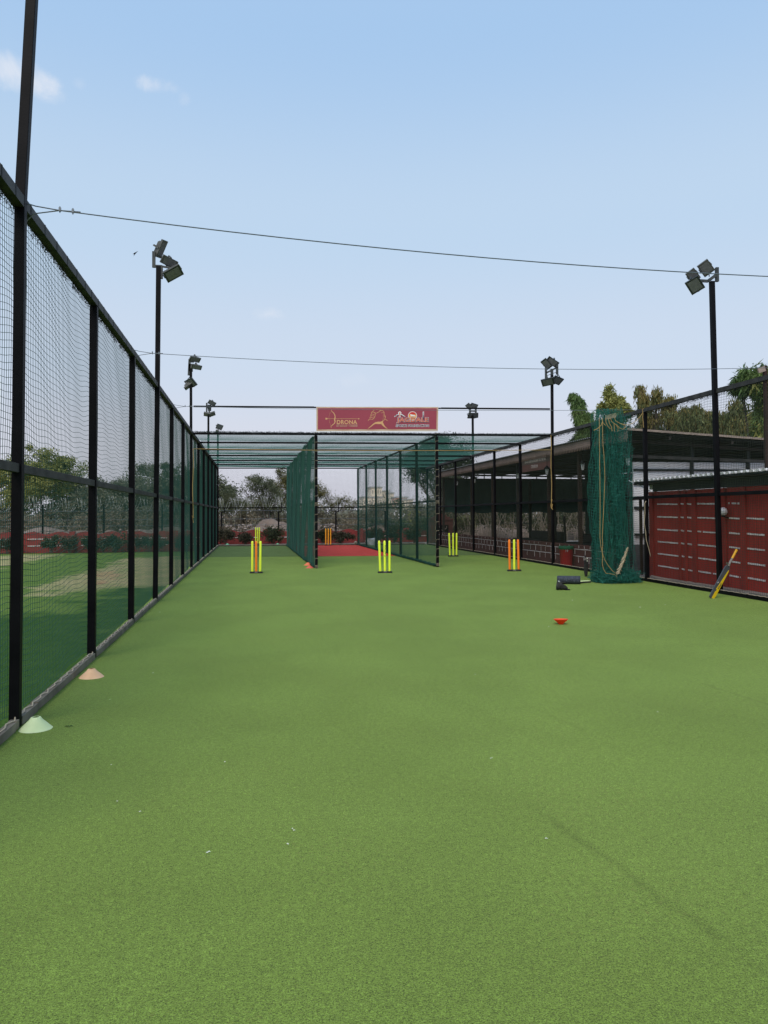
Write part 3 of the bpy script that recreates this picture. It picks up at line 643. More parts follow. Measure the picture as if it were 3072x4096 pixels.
text('lettering','DRONA',450,272,244,48,M['gold'],3,offset=.022)
m=MB()
for cx in (330,348,395,440,492,545,566): ribbon(m,[(cx-6,297),(cx+10,297)],4,3.3)
ribbon(m,[(322,308),(580,308)],3,3)
x=322
while x<576: w=random.uniform(5,9); m.poly([bp(x,317,3),bp(x+w,317,3),bp(x+w,326,3),bp(x,326,3)]) if random.random()<.9 else None; x+=w+2.5
m.build('underline',M['pale_gold'],BN)
m=MB()
for pts,w in ([(708,255),(722,240),(735,238),(730,215),(745,205),(740,185),(752,172),(748,152),(768,140),(780,122),(815,118),(850,122),(870,130),(890,132),(905,150),(905,180),(918,195),(920,215),(915,232),(925,240),(947,256)],5.5),\
   ([(752,150),(775,148),(798,165),(815,160),(850,142),(860,132)],5),([(748,172),(790,180),(800,178)],4.5),([(742,188),(785,200),(796,195)],4.5),([(736,212),(775,222),(790,208)],4.5),([(735,238),(762,240),(780,225)],4.5),\
   ([(790,150),(800,165),(798,190),(785,222),(765,240)],4.5),([(868,160),(885,155),(903,158)],4),([(890,190),(905,186)],4),([(890,212),(905,205),(918,205)],4),([(885,238),(912,232)],4),([(925,205),(915,240),(890,262)],5),([(840,118),(858,132)],4):
    ribbon(m,pts,w,3)
ribbon(m,[(708,354),(740,330),(775,300),(800,285),(835,283),(865,283),(885,268),(893,255)],[4,10,14,20,30,30,16,8],3.3)
ribbon(m,[(875,275),(888,300),(905,322),(925,340),(948,357)],[30,26,16,9,4],3.6)
m.build('clasped_hands_emblem',M['gold'],BN)
m=MB()
disc(m,1256,196,56,3); m.build('sun_outline',M['vinyl_white'],BN); m=MB()
ribbon(m,[(1032,206),(1050,196),(1068,182),(1090,178),(1110,178),(1130,184),(1148,198),(1165,206)],12,3.2); disc(m,1098,160,20,3.3); ribbon(m,[(1098,150),(1098,215)],22,3.4); m.build('archer_outline',M['vinyl_white'],BN); m=MB(); ribbon(m,[(1391,142),(1391,215)],16,3.1)
m.build('tower_outline',M['vinyl_white'],BN)
m=MB(); disc(m,1256,196,50,4); m.build('sun_emblem',M['pr_yellow'],BN)
m=MB(); disc(m,1256,194,47,4.6,200,340); m.build('sun_top',M['pr_red'],BN)
m=MB(); m.poly([bp(1228,172,5.3),bp(1250,180,5.3),bp(1285,188,5.3),bp(1298,204,5.3),bp(1262,200,5.3),bp(1234,202,5.3)]); m.build('sun_bird',M['vinyl_white'],BN)
m=MB(); ribbon(m,[(1036,204),(1052,193),(1070,184),(1090,185),(1098,188),(1110,184),(1128,190),(1146,203),(1160,204)],4.5,4.4); m.build('archer_emblem',M['navy'],BN); m=MB(); ribbon(m,[(1391,150),(1391,190)],5,4.2); ribbon(m,[(1391,190),(1391,240)],9,9); m.build('tower_emblem',M['navy'],BN)
m=MB(); disc(m,1098,160,9,4.8); ribbon(m,[(1098,165),(1098,212)],9,5); m.build('torch_emblem',M['pr_orange'],BN)
text('lettering_outline','JAGDALE',1259,253,392,70,M['vinyl_white'],5.6,offset=.06)
text('lettering_shadow','JAGDALE',1259,253,392,70,M['navy'],6.3,offset=.035)
text('lettering','JAGDALE',1259,253,388,66,M['pr_orange'],7,offset=.008)
text('small_lettering_outline','SPORTS FOUNDATION',1258,319,408,27,M['vinyl_white'],3,offset=.07)
text('small_lettering','SPORTS FOUNDATION',1258,319,406,25,M['navy'],3.8,offset=.012)
# ------------------------------------------------------------------ cables and ropes
def catenary(a,b,sag,n=24):
    a,b=Vector(a),Vector(b); return [a.lerp(b,i/n)-Vector((0,0,4*sag*(i/n)*(1-i/n))) for i in range(n+1)]
def cable(label,ya,yb_,za,zb,sag,r):
    t=thing('steel_cable',label,'cable',(0,0,0),group='steel cables strung across the turf')
    a=Vector((XL(ya)+.02,ya,za)); b=Vector((XR(yb_)-.03,yb_,zb)); P=catenary(a+Vector((.22,0,0)),b,sag)
    m=MB(); m.tube(P,r,5); m.build('wire',M['cable'],t)
    m=MB(); m.tube([a+Vector((.0,-.02,.03)),a+Vector((.06,0,.02)),P[0],P[0].lerp(P[1],.35)+Vector((0,0,.008))],r,5); m.tube([a+Vector((-.01,.02,-.09)),a+Vector((.05,.01,-.03)),P[0]],r,5); m.build('loop',M['cable'],t)
    for q in (P[0],P[0].lerp(P[1],.22)):
        m=MB(); m.box(q+Vector((0,0,.008)),(.014,.016,.026)); m.tube([q+Vector((0,0,-.015)),q+Vector((0,0,.028))],.004,5); m.build('clamp',M['cable'],t)
cable('thick steel cable nearest the camera, sagging across the open sky',YL(0)+.06,YL(0)+.1,HF-.01,HF-.02,.17,.0045)
cable('middle steel cable passing just below the right floodlights',YL(2)+.06,YR(2)+1.0,HF+.03,HF+.13,.10,.0042)
cable('farthest thin cable crossing in front of the banner',YL(4)+.1,YR(4)+.15,HF+.02,HF+.03,.04,.0042)
def rope(name,label,pts,r=.006,cat='rope',mm=None,group=None):
    m=MB(); m.tube(pts,r,5); return tag(m.build(name,mm or M['rope']),label,cat,group)
zr=at(763,1796,Y=20).z
rope('rope','yellow rope stretched level across the front of the three bays',catenary((XL(20)+.04,19.93,zr),(XR(19.2)-.05,19.12,zr),.03),.007)
rope('rope','yellow rope hanging doubled on the left front cage post',[(XL(20)+.035+.01*math.sin(i),19.95,zr-i*.22+ (0.0)) for i in range(9)]+[(XL(20)+.06,19.95,zr-1.78),(XL(20)+.02,19.95,zr-1.72),(XL(20)+.05,19.95,zr-1.9)],.010)
rope('rope','yellow rope knotted on the right front cage post beside the red bin',[(XR(19.2)-.045+.008*math.sin(i*1.3),19.15,zr+.4-i*.22) for i in range(10)]+[(XR(19.2)-.01,19.15,1.66),(XR(19.2)-.07,19.15,1.58),(XR(19.2)-.02,19.15,1.5),(XR(19.2)-.07,19.15,1.62),(XR(19.2)-.03,19.15,1.78)],.009)
pp=YR(4); rope('rope','pale rope dangling from the fence post left of the red shed',[at(2350+x/2.212,1450+y/2.212,Y=pp-.06) for x,y in((518,1225),(506,1245),(508,1330),(502,1420),(515,1500),(520,1570),(540,1640),(552,1690),(560,1720))],.006,mm=M['twine'])
# ------------------------------------------------------------------ gathered net curtain
NB=thing('gathered_net','dark green net curtain bunched up and hanging to the turf by the pavilion','net')
BY=14.3
def bundle(x0p,x1p,folds,depth,ztop,zbot,seed,name,cell=.05,flare=.08,nvv=None,rr=.0026):
    L0=at(x0p,2000,Y=BY).x; L1=at(x1p,2000,Y=BY).x; wdt=L1-L0; cx=(L0+L1)/2
    length=folds*depth*2.0; nu=int(length/cell); nv=nvv or int((ztop-zbot)/cell); rs=np.random.RandomState(seed)
    ph=rs.uniform(0,6.28,6)
    def P(u,v):
        s=u/nu; h=v/nv; a=s*folds*2*np.pi
        squeeze=1-.22*np.clip((h-.75)/.25,0,1)**1.5+flare*np.clip((.12-h)/.12,0,1)
        X=cx+(s-.5)*wdt*squeeze+.05*np.sin(a*.5+ph[0]+h*5)+.03*np.sin(h*9+ph[1]+s*20)+.015*np.sin(v*.9+u*.7)
        Y=BY+depth*.5*np.sin(a+1.2*np.sin(h*4+ph[2])+.6*np.sin(h*11+s*9))*(1-.4*h)+.04*np.sin(h*7+s*13+ph[3])
        Z=zbot+(ztop-zbot)*h+.03*np.sin(a*.7+h*8+ph[4])+.012*np.sin(u*.8)
        Z=np.where(h<.06,np.maximum(Z,.015),Z)
        return np.stack([X,Y,Z],-1)
    V=[];Q=[];b=0
    vv,uu=np.meshgrid(np.arange(nv+1.),np.arange(0,nu+1.),indexing='ij'); S=P(uu,vv); a,q=strand_tubes(S,rr,(0,.7,.7),(.5,0,.8)); V.append(a);Q.append(q);b+=len(a)
    uu,vv=np.meshgrid(np.arange(nu+1.),np.arange(0,nv+1.,2),indexing='ij'); S=P(uu,vv); a,q=strand_tubes(S,rr,(0,1,0),(1,0,0)); V.append(a);Q.append(q+b)
    return np_mesh(name,np.concatenate(V),np.concatenate(Q),M['net_bundle'],NB)
bundle(2372,2496,15,.32,3.50,.01,5,'net_folds',cell=.06,rr=.0027)
bundle(2384,2482,7,.16,3.46,.02,7,'net_folds',cell=.07,rr=.0025)
bundle(2484,2532,3,.10,3.40,.01,6,'loose_edge',cell=.06)
bundle(2372,2536,26,.50,.24,.0,8,'pile',cell=.05,flare=0,nvv=5,rr=.0034)
fuzz('frayed_pile',((at(2392,2000,Y=BY).x,BY-.1,.09),(at(2520,2000,Y=BY).x,BY-.1,.09)),M['net_bundle'],NB,4200,(.05,.13,.05),.13,r=.0035,seed=21)
fuzz('frayed_cords',((at(2440,2000,Y=BY).x,BY-.22,.3),(at(2440,2000,Y=BY).x+.1,BY-.2,3.2)),M['net_bundle'],NB,350,(.14,.04,.2),.12,r=.003,seed=22)
c5=lambda x,y,Y=BY-.28: at(2220+x/3.456,1600+y/3.456,Y=Y)
rope('rope','long yellow rope pair hanging down the front of the bunched green net',[c5(*q) for q in((612,245),(614,400),(612,560),(618,700),(616,860),(620,1000),(622,1200),(624,1380))]+[at(2180+x/4.366,2150+y/4.366,Y=BY-.28) for x,y in((960,0),(975,150),(1005,290),(1050,400),(1110,500),(1180,585),(1250,640),(1255,700),(1250,770),(1320,820))],.0048)
rope('rope','second yellow rope looping on the bunched net, right of the first',[c5(*q) for q in((656,250),(658,400),(662,600),(676,760),(686,960),(690,1080),(684,1200),(678,1380))]+[at(2180+x/4.366,2150+y/4.366,Y=BY-.3) for x,y in((1000,0),(1008,120),(1000,230),(1005,330),(1000,450),(1020,550),(1065,625),(1150,635),(1220,650),(1258,690))],.0048)
LO=thing('rope_loops','tangle of yellow rope loops tying the green net to the top wire','rope')
for pts in (((535,420),(590,395),(640,345),(655,300)),((650,270),(665,320),(700,352)),((700,250),(705,310),(735,370),(765,400)),((740,255),(750,320),(780,370),(790,430)),((765,255),(785,300),(840,340),(872,385),(870,430)),
            ((815,320),(820,380),(822,430)),((822,245),(840,290),(900,325),(960,350),(975,375),(940,405),(890,385),(850,340)),((900,325),(980,345),(1060,330),(1130,280),(1180,225),(1215,170),(1205,130),(1225,120)),((1215,185),(1212,240),(1225,380))):
    m=MB(); m.tube([c5(x,y) for x,y in pts],.0055,5); m.build('loop',M['rope'],LO)
for i in range(9):
    m=MB(); q=c5(700+i*17,245-i*4); m.tube([q+Vector((0,0,.05)),q+Vector((.012,0,.01)),q+Vector((0,0,-.04))],.005,4); m.build('ring',M['twine'],LO)
# gnarled rope-wound stick leaning in the folds
m=MB(); a=at(2350+270/2.212,1450+1870/2.212,Y=BY-.3); b=at(2350+358/2.212,1450+1640/2.212,Y=BY-.25)
for i in range(30):
    t=i/29; q=a.lerp(b,t)+Vector((random.uniform(-.02,.02),random.uniform(-.01,.01),0)); m.tube([q+Vector((-.045*(1-t*.5),0,-.012)),q+Vector((0,-.02,.012)),q+Vector((.045*(1-t*.5),0,-.004))],.006,4)
m.tube([a,a.lerp(b,.5)+Vector((.01,0,0)),b],[.014,.02,.012],6)
tag(m.build('coiled_rope',M['twine']),'brownish rope hank leaning in the foot of the bunched green net','rope')
# ------------------------------------------------------------------ stumps
def stumps(label,u,v,cols,w=.34,gap=.11,tilts=(0,0,0),h=.75,marks=False,base='rubber',z0=0):
    q=at(u,v,Z=z0); t=thing('cricket_stumps',label,'cricket stumps',q,group='cricket stump sets standing on the turf',rz=-CYAW*.5)
    m=MB(); m.prism([(-w/2,-.035,0),(w/2,-.035,0),(w/2+.004,.035,0),(-w/2-.004,.035,0)],(0,0,.03)); m.prism([(-w/2+.01,-.025,.03),(w/2-.01,-.025,.03),(w/2-.01,.025,.03),(-w/2+.01,.025,.03)],(0,0,.012)); m.build('base',M[base],t,bevel=.004)
    for i,c in enumerate(cols):
        x=(i-1)*gap; tx=tilts[i]; m=MB()
        R=Matrix.Rotation(tx,4,'Y'); m.lathe([(.0,.04),(.026,.04),(.028,.06),(.0275,.7*h/.75+.02),(.025,h),(.018,h+.018),(.006,h+.022),(.0,h+.022)],18,M=Matrix.Translation((x,0,0))@R)
        o=m.build('stump',M[c],t,smooth=True)
        if marks and i==1:
            m=MB()
            for j in range(7): m.box((x+random.uniform(-.004,.004),-.0285,h-.10-j*.03),(.016,.003,random.uniform(.012,.02)))
            m.box((x-.004,-.0285,h-.34),(.010,.003,.05)); m.build('printed_mark',M['navy'],o)
    m=MB(); m.box((0,-.037,.03),(.07,.01,.022)); m.build('base_plate',M['bat_wood'],t)
    return t
stumps('wicket with an orange stump between two yellow ones, front left',1025,2293,('yellow','orange','yellow'),tilts=(.004,-.002,.010),gap=.095,w=.31)
stumps('all-yellow wicket partly hidden behind the yellow and orange wicket',1030,2178,('yellow','yellow','yellow'),gap=.082,w=.28,tilts=(0,.01,.015),z0=.004,h=.78)
stumps('all-yellow wicket with black print on its middle stump, centre front',1540,2292,('yellow','yellow','yellow'),marks=True,tilts=(-.035,-.01,.004))
stumps('amber wicket on the red mat at the far end of the centre bay',1313,2182,('amber','amber','amber'),tilts=(0,.01,0),z0=.004,w=.32)
stumps('all-yellow wicket in the right bay near the pavilion plinth',1813,2226,('yellow','yellow','yellow'),tilts=(-.03,0,.01))
stumps('wicket with a yellow stump between two orange ones, front right',2057,2285,('orange','yellow','orange'),tilts=(-.01,.006,-.012))
# ------------------------------------------------------------------ marker cones
def cone(label,u,v,mm,r=.1,h=.075,inv=False,z=0,tilt=0,q=None,yaw=0):
    q=q or at(u,v,Z=z); t=.0025
    out=[(r,0),(r*.97,.002),(r*.72,h*.36),(r*.42,h*.74),(r*.33,h*.9),(r*.29,h*.975),(r*.24,h),(r*.2,h)]
    prof=out+[(rr,zz-t) for rr,zz in out[::-1]]
    Mx=Matrix.Rotation(tilt,4,'X')@(Matrix.Rotation(math.pi,4,'X')@Matrix.Translation((0,0,-h)) if inv else Matrix.Identity(4))
    m=MB(); m.lathe(prof,32,M=Mx); o=m.build('marker_cone',mm,smooth=True,loc=q)
    return tag(o,label,'marker cone',group='training marker cones')
cone('pale green marker cone nearest the camera by the left fence',143,2915,M['cone_green'],.104,.078)
cone('peach marker cone by the left fence, beyond the pale green one',366,2708,M['cone_peach'],.104,.072)
cone('upside-down bright orange marker cone alone on the turf',2244,2497,M['cone_orange'],.092,.062,inv=True,tilt=-.05)
cone('faded red marker cone at the foot of the net divider, nearer of two',1239,2272,M['cone_red'],.115,.06)
cone('coral marker cone just behind the faded red one',1232,2261,M['cone_coral'],.12,.075)
cone('mint green marker cone at the back of the left bay, left one',910,2181,M['cone_mint'],.11,.085,z=.004)
cone('mint green marker cone at the back of the left bay, right one beside the divider',1111,2180,M['cone_mint'],.11,.085,z=.004)
# balls
for lab,u,v,r in (('pale ball lying at the back corner of the red mat',1431,2176,.07),('small pale ball nearer the divider on the red mat',1450,2180,.045)):
    q=at(u,v,Z=0); m=MB(); 
    prof=[(r*math.sin(math.pi*i/10),r-r*math.cos(math.pi*i/10)) for i in range(11)]; m.lathe(prof,14)
    tag(m.build('ball',M['roof_tan'],smooth=True,loc=q+Vector((-.1,0,.004))),lab,'ball')
# foam roller
q=at(2275,2336,Z=0); RZ=-.42
ro=thing('foam_roller','speckled slate grey foam roller lying on the turf','foam roller',q,rz=RZ)
m=MB(); Mx=Matrix.Translation((0,0,.082))@Matrix.Rotation(math.pi/2,4,'Y')
R1,R2,Lr=.08,.052,.225
m.lathe([(R2,-Lr),(R1-.006,-Lr),(R1,-Lr+.01),(R1,Lr-.01),(R1-.006,Lr),(R2,Lr),(R2,-Lr)],32,M=Mx); m.build('foam',M['roller'],ro,smooth=False)
m=MB(); m.lathe([(R2-.001,-Lr+.004),(R2-.001,Lr-.004)],32,M=Mx); m.build('core',M['rubber'],ro)
# flat pale bat behind
a=at(2314,2333,Z=0); b=at(2358,2330,Z=0)
bt=thing('cricket_bat','pale bat lying flat behind the foam roller','cricket bat',(0,0,0))
m=MB(); d=(b-a).normalized(); s=Vector((-d.y,d.x,0))
m.prism([a-s*.05-d*.25,b-s*.045,b+s*.045,a+s*.05-d*.25],(0,0,.03)); m.build('blade_edge',M['rubber'],bt)
m=MB(); m.prism([a-s*.046-d*.24+Vector((0,0,.032)),b-d*.01-s*.04+Vector((0,0,.032)),b-d*.01+s*.04+Vector((0,0,.032)),a+s*.046-d*.24+Vector((0,0,.032))],(0,0,.012)); m.build('blade',M['cone_green'],bt)
m=MB(); m.tube([a-d*.25+Vector((0,0,.03)),a-d*.5+Vector((0,0,.03))],.016,8); m.build('handle',M['rubber'],bt)
# black glove / cap
q=at(2252,2360,Z=0); cp=thing('cap','small black cap with a white tag lying on the turf in front of the roller','cap',q)
m=MB(); V=[]; n=16
for i in range(9):
    t=i/8
    for j in range(n):
        a=2*math.pi*j/n; x=-.115+.19*t; rz=(.085*(1-.75*t)+.012)*(1 if i not in(0,8) else .3); ry=.062*(1-.3*t)*(1 if i not in(0,8) else .3)
        V.append((x+.02*math.sin(3*a),ry*math.cos(a)+.006*math.sin(5*a+i),max(.002,rz+.9*rz*math.sin(a)+.006*math.sin(4*a+i*2))))
m.add(V,[(i*n+j,i*n+(j+1)%n,(i+1)*n+(j+1)%n,(i+1)*n+j) for i in range(8) for j in range(n)]+[tuple(range(n)),tuple(8*n+j for j in range(n))]); m.build('crown',M['rubber'],cp,smooth=True)
m=MB(); m.lathe([(0,.012),(.04,.014),(.047,.006),(.045,0)],18,M=Matrix.Translation((.075,-.02,.0))@Matrix.Diagonal((1.2,1,1,1))); m.build('brim',M['black'],cp,smooth=True)
m=MB(); m.box((-.085,-.03,.155),(.018,.004,.045),Matrix.Rotation(-.6,3,'Y')); m.build('tag',M['white_plastic'],cp)
# black bat standing
q=at(2345,2306,Z=0); bb=thing('cricket_bat','slim black bat standing upright against the fence left of the bunched net','cricket bat',q)
m=MB(); m.prism([(-.03,-.02,0),(.02,-.02,0),(.045,-.015,.2),(.05,-.01,.36),(-.045,-.01,.36),(-.045,-.015,.1)],(0,.035,0)); m.build('blade',M['rubber'],bb,bevel=.006)
m=MB(); m.box((0,.02,.385),(.10,.02,.06)); m.build('shoulder',M['bat_wood'],bb)
for z in(.40,.345):
    m=MB(); m.lathe([(0,0),(.014,.002),(.014,.008),(0,.01)],10,M=Matrix.Translation((.022,-.012,z))@Matrix.Rotation(math.pi/2,4,'X')); m.build('stud',M['petal'],bb)
m=MB(); m.tube([(-.0,.02,.36),(-.0,.04,.46)],.014,8); m.build('handle',M['rubber'],bb)
# leaning bat
A=at(2846,2394,Z=0); Bt=at(2949,2199,X=7.93); ax=(Bt-A).normalized(); vw=(EYE-A).normalized()
sx=ax.cross(vw).normalized(); face=(vw*.75-sx*-.65); face=(face-ax*face.dot(ax)).normalized(); sx=ax.cross(face).normalized()
Lb=(Bt-A).length
def BP(s,x,z): return A+ax*(s*Lb)+sx*x+face*z
if (BP(.5,.05,0)-A).dot(R_)<(BP(.5,-.05,0)-A).dot(R_): sx=-sx
LB=thing('cricket_bat','grey and yellow cricket bat leaning on the right fence by the floodlight pole','cricket bat',(0,0,0))
m=MB(); ws=[(.0,.03),(.015,.052),(.1,.054),(.35,.054),(.58,.052),(.64,.045),(.675,.022)]
V=[];fs=[]
for s_,w in ws:
    bk=-.02-.035*math.sin(min(1,s_/.6)*math.pi)
    V+=[BP(s_,-w,0),BP(s_,w,0),BP(s_,w,-.018),BP(s_,0,bk),BP(s_,-w,-.018)]
fs=[(i*5+j,i*5+(j+1)%5,(i+1)*5+(j+1)%5,(i+1)*5+j) for i in range(len(ws)-1) for j in range(5)]+[(0,1,2,3,4),tuple((len(ws)-1)*5+j for j in range(5))]
m.add(V,fs); m.build('blade',M['bat_grey'],LB)
m=MB(); z=.003; K=.054
P_=[(.012,-.004),(.012,.051),(.12,.0545),(.36,.0545),(.57,.053),(.60,.048),(.60,.036),(.48,.020),(.30,.004),(.185,-.010),(.19,.012),(.165,.010),(.15,-.004)]
m.prism([BP(s_,x,.0005) for s_,x in P_],face*.002); 
m.build('yellow_face',M['bat_yellow'],LB)
m=MB()
for i in range(4):
    s0=.215+i*.03; xo=.022+i*.004
    for pts in (((0,-.012),(0,.014)),((.016,-.012),(.016,.014)),((0,-.012 if i%2 else .0),(.016,-.012 if i%2 else .0))):
        m.bar(BP(s0+pts[0][0],xo+pts[0][1],.004),BP(s0+pts[1][0],xo+pts[1][1],.004),.004,.003,up=face)
m.build('printed_letters',M['navy'],LB)
m=MB(); m.bar(BP(.29,-.04,.002),BP(.32,-.03,.002),.008,.002,up=face); m.build('white_logo',M['vinyl_white'],LB)
m=MB(); m.tube([BP(.665,0,-.01),BP(.70,0,-.01),BP(.83,0,-.01)],[.024,.019,.017],10); m.build('handle',M['bat_wood'],LB)
m=MB(); m.tube([BP(.82,0,-.01),BP(.9,0,-.01),BP(.97,0,-.01),BP(.985,0,-.01),BP(1,0,-.01)],[.0185,.0185,.019,.023,.018],12); m.build('grip',M['bat_grip'],LB)
m=MB(); m.tube([BP(.925,.016,.004),BP(.96,.02,.005)],.009,6); m.build('grip_tear',M['rubber'],LB)
m=MB(); m.prism([BP(.675,-.035,-.03),BP(.69,.028,-.03),BP(.70,.02,-.01),BP(.70,-.07,-.01)],face*.02); m.build('shoulder',M['bat_wood'],LB)
# bin
q=at(2262,2266,Z=0); q=Vector((8.36,19.0,0))
bi=thing('waste_bin','red plastic bin with a green liner folded over its rim, behind the right fence','bin',q)
q2=at(2262,2200,Y=19.0)
bi.location=(q2.x+.02,19.0,0)
m=MB(); m.lathe([(0,.0),(.15,.0),(.155,.02),(.185,.47),(.19,.475),(.18,.48),(.15,.05),(0,.05)],28); m.build('bucket',M['bin_red'],bi,smooth=True)
m=MB(); pr_=[]; n=28; V=[]
for r_,z_ in ((.183,.44),(.195,.455),(.2,.51),(.19,.53),(.17,.50)):
    V+=[(r_*math.cos(2*math.pi*j/n),r_*math.sin(2*math.pi*j/n),z_+.012*math.sin(j*2.3)) for j in range(n)]
m.add(V,[(i*n+j,i*n+(j+1)%n,(i+1)*n+(j+1)%n,(i+1)*n+j) for i in range(4) for j in range(n)]); m.build('liner',M['bin_green'],bi,smooth=True)
m=MB()
for x in(-.10,-.05): m.tube([(x,-.19,.44),(x+.008,-.2,.41),(x-.004,-.195,.38)],.006,5)
m.build('liner_tie',M['white_plastic'],bi)
# white sack at rear
q=at(1482,2176,Z=0); m=MB(); V=[];n=14
for i in range(8):
    t=i/7
    for j in range(n):
        a=2*math.pi*j/n; r=.20*(1+.1*math.sin(3*a+i))*(1-.15*abs(t-.5)) ; V.append((r*math.cos(a)*1.15,r*.6*math.sin(a),.30*t+.02*math.sin(2*a+i)))
m.add(V,[(i*n+j,i*n+(j+1)%n,(i+1)*n+(j+1)%n,(i+1)*n+j) for i in range(7) for j in range(n)]+[tuple(7*n+j for j in range(n))])
qq=at(1482,2150,Y=33.9); tag(m.build('sack',M['white_plastic'],loc=(qq.x,33.9,.004)),'crumpled white sack at the back of the centre bay behind the divider net','sack')
# petals
m=MB()
pet=[(2070,2396),(2202,2397),(2289,2402),(612,2694),(1168,3318),(1150,3380),(1178,3325),(835,3412),(828,3415),(1964,3036),(2186,3358),(1968,3034),(469,3208),(444,3062),(1215,2350),(2660,2420),(2560,2430),(1760,2277),(1790,2352),(2195,2508),(2170,2505),(2630,2850),(1400,2500),(640,2450),(440,2800),(560,3250),(900,3050),(1900,2700),(2480,2380)]
for i,(u,v) in enumerate(pet):
    q=at(u,v,Z=0); s=random.uniform(.0028,.005)*(1+q.y*.09); a=random.random()*6
    m.add([q+Vector((s*1.3*math.cos(a+t)*(.6 if k%2 else 1),s*math.sin(a+t),.004+.006*(k%2)*s/.01)) for k,t in enumerate((0,1.2,2.4,3.6,4.9))],[(0,1,2,3,4)])
tag(m.build('fallen_petals',M['petal']),'tiny white petals scattered thinly over the green turf','petals',kind='stuff')
q=at(275,2908,Z=0); m=MB()
for a,l in((0,.03),(2.2,.022),(3.3,.03),(5,.02)):
    m.add([q+Vector((0,0,.004)),q+Vector((l*.5*math.cos(a+.5),l*.5*math.sin(a+.5),.012)),q+Vector((l*math.cos(a),l*math.sin(a),.006)),q+Vector((l*.5*math.cos(a-.5),l*.5*math.sin(a-.5),.01))],[(0,1,2,3)])
tag(m.build('fallen_leaf',M['leaf_bamboo']),'small green leaf fallen on the turf beside the pale green cone','leaf')
# ------------------------------------------------------------------ pavilion
PX=8.5; PY0,PY1=15.9,33.6
PV=thing('pavilion','open-sided brown pavilion with scalloped fascia and dark net curtains behind the right fence','building')
zt=3.28
m=MB(); n=60
def rz(X,Y): return zt-(X-8.5)/7.7*(.40-.34*(Y-PY0)/(PY1-PY0))
for dz in (-.02,.02): m.add([(X,Y,rz(X,Y)+dz) for X,Y in ((PX+.02,PY0),(PX+.02,PY1),(16.2,PY1),(16.2,PY0))],[(0,1,2),(0,2,3)])
m.build('roof',M['roof_dark'],PV)
m=MB(); nn_=int((PY1-PY0)/.06); V=[]
for k in range(nn_+1):
    z=zt+(.038 if k%2 else .012); V+=[(PX-.05,PY0+k*.06,z),(PX+.05,PY0+k*.06,z+.003)]
m.add(V,[(2*k,2*k+1,2*k+3,2*k+2) for k in range(nn_)]); m.build('corrugated_lip',M['tin'],PV)
m=MB()
pts=[(PX,PY0,zt-.0),(PX,PY1,zt-.0)]; y=PY1; low=zt-.165
prof=[(PX,PY0,zt),(PX,PY1,zt)]
while y>PY0+.001:
    prof+=[(PX,y,low),(PX,y-.035,low-.012),(PX,y-.05,low-.055),(PX,y-.065,low-.012),(PX,y-.0999,low)]; y-=.1
m2=[]
Vv=[];ff=[]
y=PY0
while y<PY1:
    b=len(Vv); Vv+=[(PX,y,zt),(PX,y+.1,zt),(PX,y+.1,low),(PX,y+.072,low-.02),(PX,y+.05,low-.085),(PX,y+.028,low-.02),(PX,y,low)]
    Vv+=[(PX+.018,a_[1],a_[2]) for a_ in Vv[b:b+7]]
    ff+=[tuple(b+i for i in range(7)),tuple(b+7+i for i in range(7))[::-1]]+[(b+i,b+(i+1)%7,b+7+(i+1)%7,b+7+i) for i in range(7)]; y+=.1
m.add(Vv,ff); m.build('scalloped_fascia',M['brown'],PV)
m=MB(); e0=at(2513,1724,X=PX); m.bar((PX,PY0-.012,zt+.035),(16.2,PY0-.012,zt-.365),.02,.05); m.build('roof_edge_trim',M['roof_tan'],PV)
def part(a,b,w,h,name,mm,par):
    m=MB(); m.bar(a,b,w,h); return m.build(name,mm,par)
for i,X in enumerate((9.6,11.2,12.8,14.4,16.0)): part((X,PY0+.05,rz(X,PY0)-.09),(X,PY1-.1,rz(X,PY1)-.09),.05,.08,'purlin',M['dark_wood'],PV)
for Y in (16.4,19.5,22.6,25.7,28.8,31.9): part((PX+.1,Y,zt-.17),(16,Y,rz(16,Y)-.17),.05,.07,'rafter',M['dark_wood'],PV)
part((PX+.1,PY0+.35,zt-.55),(16,PY0+.35,zt-.75),.05,.07,'tie_beam',M['rail'],PV)
for Y,c in ((17.3,'dark_wood'),(18.9,'brown_post'),(21.0,'brown_post'),(23.6,'dark_wood'),(26.2,'brown_post'),(28.8,'brown_post'),(33.2,'dark_wood')):
    m=MB(); m.box((PX+.22,Y,(zt-.2)/2),(.09,.09,zt-.2)); m.build('post',M[c],PV)
for (X,Y,w) in ((11.5,20,.12),(12.6,22.6,.1),(11.0,26,.1),(13.6,28,.1),(12.0,31,.1),(14.6,20,.12)):
    m=MB(); m.box((X,Y,1.4),(w,w,2.8)); m.build('inner_post',M['dark_wood'],PV)
